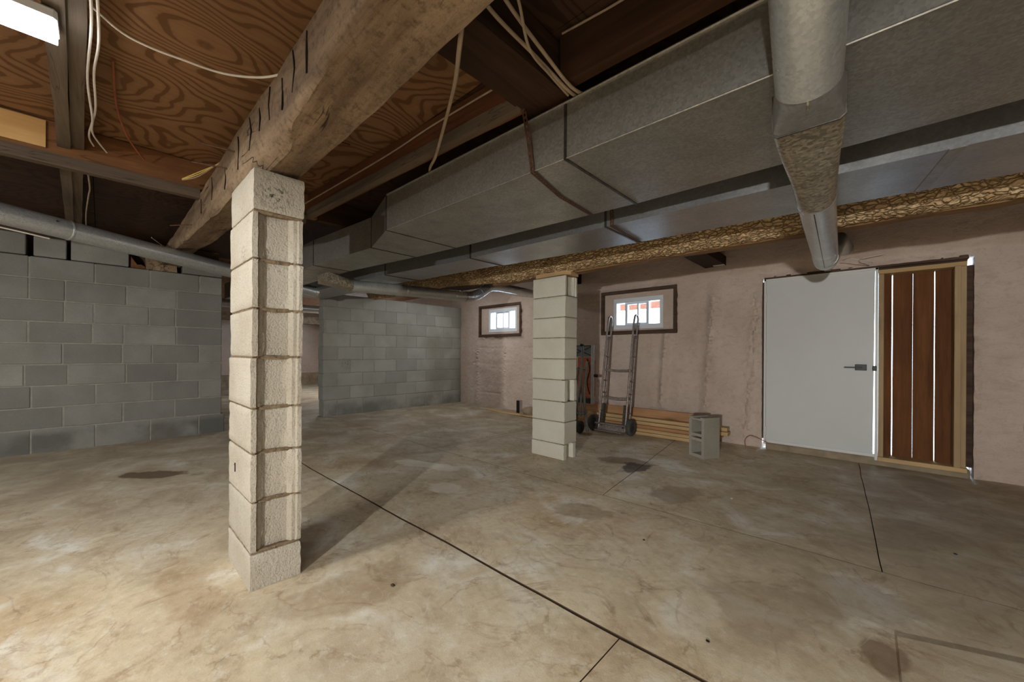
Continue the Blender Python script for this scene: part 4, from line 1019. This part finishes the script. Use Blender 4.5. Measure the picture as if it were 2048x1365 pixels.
# ------------------------------------------------------------------ loose concrete block standing on end
lb = root('concrete_block', (-1.18, 3.93, 0), 'loose grey hollow concrete block standing on end near the door', 'concrete block')
us = [0, 0.03, 0.16, 0.186, 0.204, 0.23, 0.36, 0.376, 0.39]; vs_ = [0, 0.032, 0.048, 0.142, 0.158, 0.19]
def solid(i, k):
    u, v_ = (us[i] + us[i + 1]) / 2, (vs_[k] + vs_[k + 1]) / 2
    if 0.032 < v_ < 0.158 and (0.03 < u < 0.16 or 0.23 < u < 0.36): return False
    if 0.032 < v_ < 0.158 and 0.186 < u < 0.204: return False
    if u > 0.376 and 0.048 < v_ < 0.142: return False
    return True
b = MB(); VV = {}
ea = Vector((-0.88, 0.475, 0)); eb = Vector((0.475, 0.88, 0)); O2 = Vector((-1.18, 3.93, 0.0))
def lv(i, k, w_):
    if (i, k, w_) not in VV:
        j_ = 0.0025 * nz(i * 3.1, k * 2.7, w_ * 4)
        VV[(i, k, w_)] = b.bm.verts.new(O2 + ea * (vs_[k] + j_) + eb * (0.19 * w_ / 3 + j_) + Vector((0, 0, us[i] + 0.001)))
    return VV[(i, k, w_)]
I_, K_ = len(us) - 1, len(vs_) - 1
ok = lambda i, k: 0 <= i < I_ and 0 <= k < K_ and solid(i, k)
for i in range(I_):
    for k in range(K_):
        if not solid(i, k): continue
        b.bm.faces.new((lv(i, k, 0), lv(i + 1, k, 0), lv(i + 1, k + 1, 0), lv(i, k + 1, 0)))
        b.bm.faces.new((lv(i, k, 3), lv(i, k + 1, 3), lv(i + 1, k + 1, 3), lv(i + 1, k, 3)))
        for di, dk_, e0, e1 in ((-1, 0, (i, k), (i, k + 1)), (1, 0, (i + 1, k), (i + 1, k + 1)), (0, -1, (i, k), (i + 1, k)), (0, 1, (i, k + 1), (i + 1, k + 1))):
            if not ok(i + di, k + dk_):
                for w_ in range(3): b.bm.faces.new((lv(*e0, w_), lv(*e1, w_), lv(*e1, w_ + 1), lv(*e0, w_ + 1)))
b.build('block_body', BLOCK_LOOSE, lb)

# ------------------------------------------------------------------ cables
def cable(pts, r, m, lab, name='cable', n=8):
    b = MB(); b.tube(spline(pts, n), r, 8); return tag(b.build(name, m, None, True), lab, 'cable')
cable([(-1.86, -0.025, 2.12), (-1.90, 0.046, 2.10), (-1.90, 0.122, 2.09), (-1.87, 0.20, 2.078), (-1.83, 0.30, 2.065), (-1.72, 0.371, 2.03), (-1.60, 0.425, 2.003), (-1.5, 0.5, 2.03)], 0.004, WIRE_W, 'white cable sagging across the plywood to the hewn beam')
cable([(-1.6, -0.028, 2.1), (-1.9, -0.025, 2.085), (-2.3, -0.04, 2.09), (-2.62, -0.03, 2.07), (-2.9, -0.03, 2.10), (-3.11, 0.02, 2.10)], 0.004, WIRE_W, 'white cable along the paired boards, ending near the joist')
cable([(-1.6, -0.016, 2.11), (-1.95, -0.008, 2.075), (-2.25, -0.022, 2.095), (-2.55, -0.02, 2.08), (-2.95, -0.045, 2.11), (-3.12, -0.03, 2.12)], 0.004, WIRE_W, 'second white cable looping along the paired boards')
cable([(-3.24, -0.06, 2.06), (-3.6, -0.05, 2.03), (-3.9, -0.06, 2.05), (-4.4, -0.08, 2.03), (-5.2, -0.09, 2.05)], 0.004, WIRE_D, 'dusty cable hanging from the boards beyond the joist')
cable([(-2.3, 0.03, 2.2), (-2.7, 0.05, 2.19), (-2.95, 0.10, 2.15), (-3.12, 0.17, 2.12)], 0.0045, WIRE_O, 'red brown cable in the corner above the joist')
cable([(-1.08, 0.40, 2.21), (-1.13, 0.415, 2.12), (-1.165, 0.44, 2.03), (-1.14, 0.48, 2.027)], 0.006, WIRE_W, 'white cable dropping onto top of the hewn beam')
for i, dz in enumerate((0.012, 0.0, -0.012)):
    cable([(-3.06, 0.335, 2.04 + dz * 0.3), (-2.92, 0.395, 2.05 + dz), (-2.6, 0.45, 2.03 + 0.004 * i), (-2.4, 0.5, 2.03)], 0.003, WIRE_Y if i < 2 else WIRE_D,
          ['upper yellow cable fanned at the joist against the hewn beam', 'middle yellow cable fanned at the joist against the hewn beam', 'lowest dull cable fanned at the joist against the hewn beam'][i])
cable([(-0.80, 0.655, 1.90), (-0.84, 0.675, 1.845), (-1.015, 0.80, 1.904), (-1.245, 0.95, 1.983), (-1.61, 1.15, 1.996), (-1.81, 1.25, 2.012), (-1.95, 1.40, 2.013)], 0.007, WIRE_D, 'thick cable hanging in a curve before the header board')
cable([(-3.12, 1.03, 2.10), (-2.6, 1.07, 2.11), (-2.0, 1.11, 2.12), (-1.6, 1.13, 2.135), (-1.12, 1.15, 2.13)], 0.004, WIRE_D, 'thin cable running along the red brown header board')
cable([(-0.84, 0.70, 2.06), (-0.872, 0.84, 2.06), (-0.878, 1.045, 2.05), (-0.865, 1.21, 2.015), (-0.86, 1.29, 2.012)], 0.0065, WIRE_D, 'grey cable running to the wide duct beside the timber joist')
cable([(-0.80, 0.66, 2.12), (-0.838, 0.866, 2.09), (-0.850, 1.076, 2.05), (-0.845, 1.215, 2.014), (-0.83, 1.3, 2.012)], 0.0065, WIRE_D, 'grey cable furthest right of three above the wide duct')
cable([(-0.76, 0.76, 2.10), (-0.79, 0.859, 2.07), (-0.855, 0.987, 2.03), (-0.875, 1.125, 2.025), (-0.88, 1.25, 2.012)], 0.005, WIRE_D, 'thin kinked cable crossing two straight grey cables')
cable([(-0.40, 1.20, 2.19), (-0.62, 1.195, 2.19), (-0.75, 1.19, 2.197), (-0.86, 1.18, 2.20)], 0.004, WIRE_D, 'thin pale cable on the dark header at top right')
cable([(-4.6, 0.30, 1.99), (-4.9, 0.5, 1.93), (-5.1, 0.75, 1.92), (-5.35, 0.9, 1.97)], 0.004, WIRE_D, 'thin cable looping under the far end of the hewn beam')
cable([(-3.9, -1.2, 1.80), (-4.1, -0.55, 1.80), (-4.25, -0.25, 1.79)], 0.005, WIRE_W, 'pale cable under the shiny pipe at the left edge')
cable([(-1.0, 4.72, 0.003), (-1.01, 4.72, 0.08), (-0.98, 4.74, 0.13), (-0.93, 4.76, 0.13), (-0.80, 4.80, 0.07)], 0.0035, WIRE_O, 'rusty bent wire on floor left of the white door', 'bent_wire')
cable([(0.9, 4.80, 0.62), (0.84, 4.79, 0.48), (0.86, 4.78, 0.36), (0.95, 4.79, 0.3)], 0.005, WIRE_D, 'pale cable loop on the foam wall at the right edge')
cable([(-0.22, 4.6, 1.86), (-0.15, 4.4, 1.83), (-0.02, 4.55, 1.80), (-0.1, 4.7, 1.87), (0.05, 4.75, 1.9)], 0.003, WIRE_W, 'loose white wires tangled beside the lower pipe end')

# crumbs on the floor
def crumb(x, y, r, m, lab, name='crumb'):
    b = MB(); bmesh.ops.create_icosphere(b.bm, subdivisions=1, radius=1.0)
    for v_ in b.bm.verts:
        p = v_.co; k_ = 1 + 0.4 * nz(p.x * 2 + x * 9, p.y * 2, p.z * 2)
        v_.co = Vector((x + p.x * r * k_, y + p.y * r * 0.8 * k_, zf(x, y) + r * 0.35 + p.z * r * 0.4))
    tag(b.build(name, m), lab, 'crumb')
crumb(-1.50, 0.86, 0.012, DIRT, 'dark dry leaf crumb on floor right of the near pillar', 'leaf_crumb')
crumb(-0.42, 1.45, 0.008, BLACK, 'small dark crumb on floor below the centre of the room')
crumb(-0.9, 2.0, 0.007, BLACK, 'tiny dark crumb on the middle floor slab')
crumb(0.3, 2.95, 0.008, BLACK, 'dark crumb on the grey floor slab before the planks')
crumb(-0.72, 3.0, 0.008, WHITE_TRIM, 'tiny white crumb on floor before the white door')
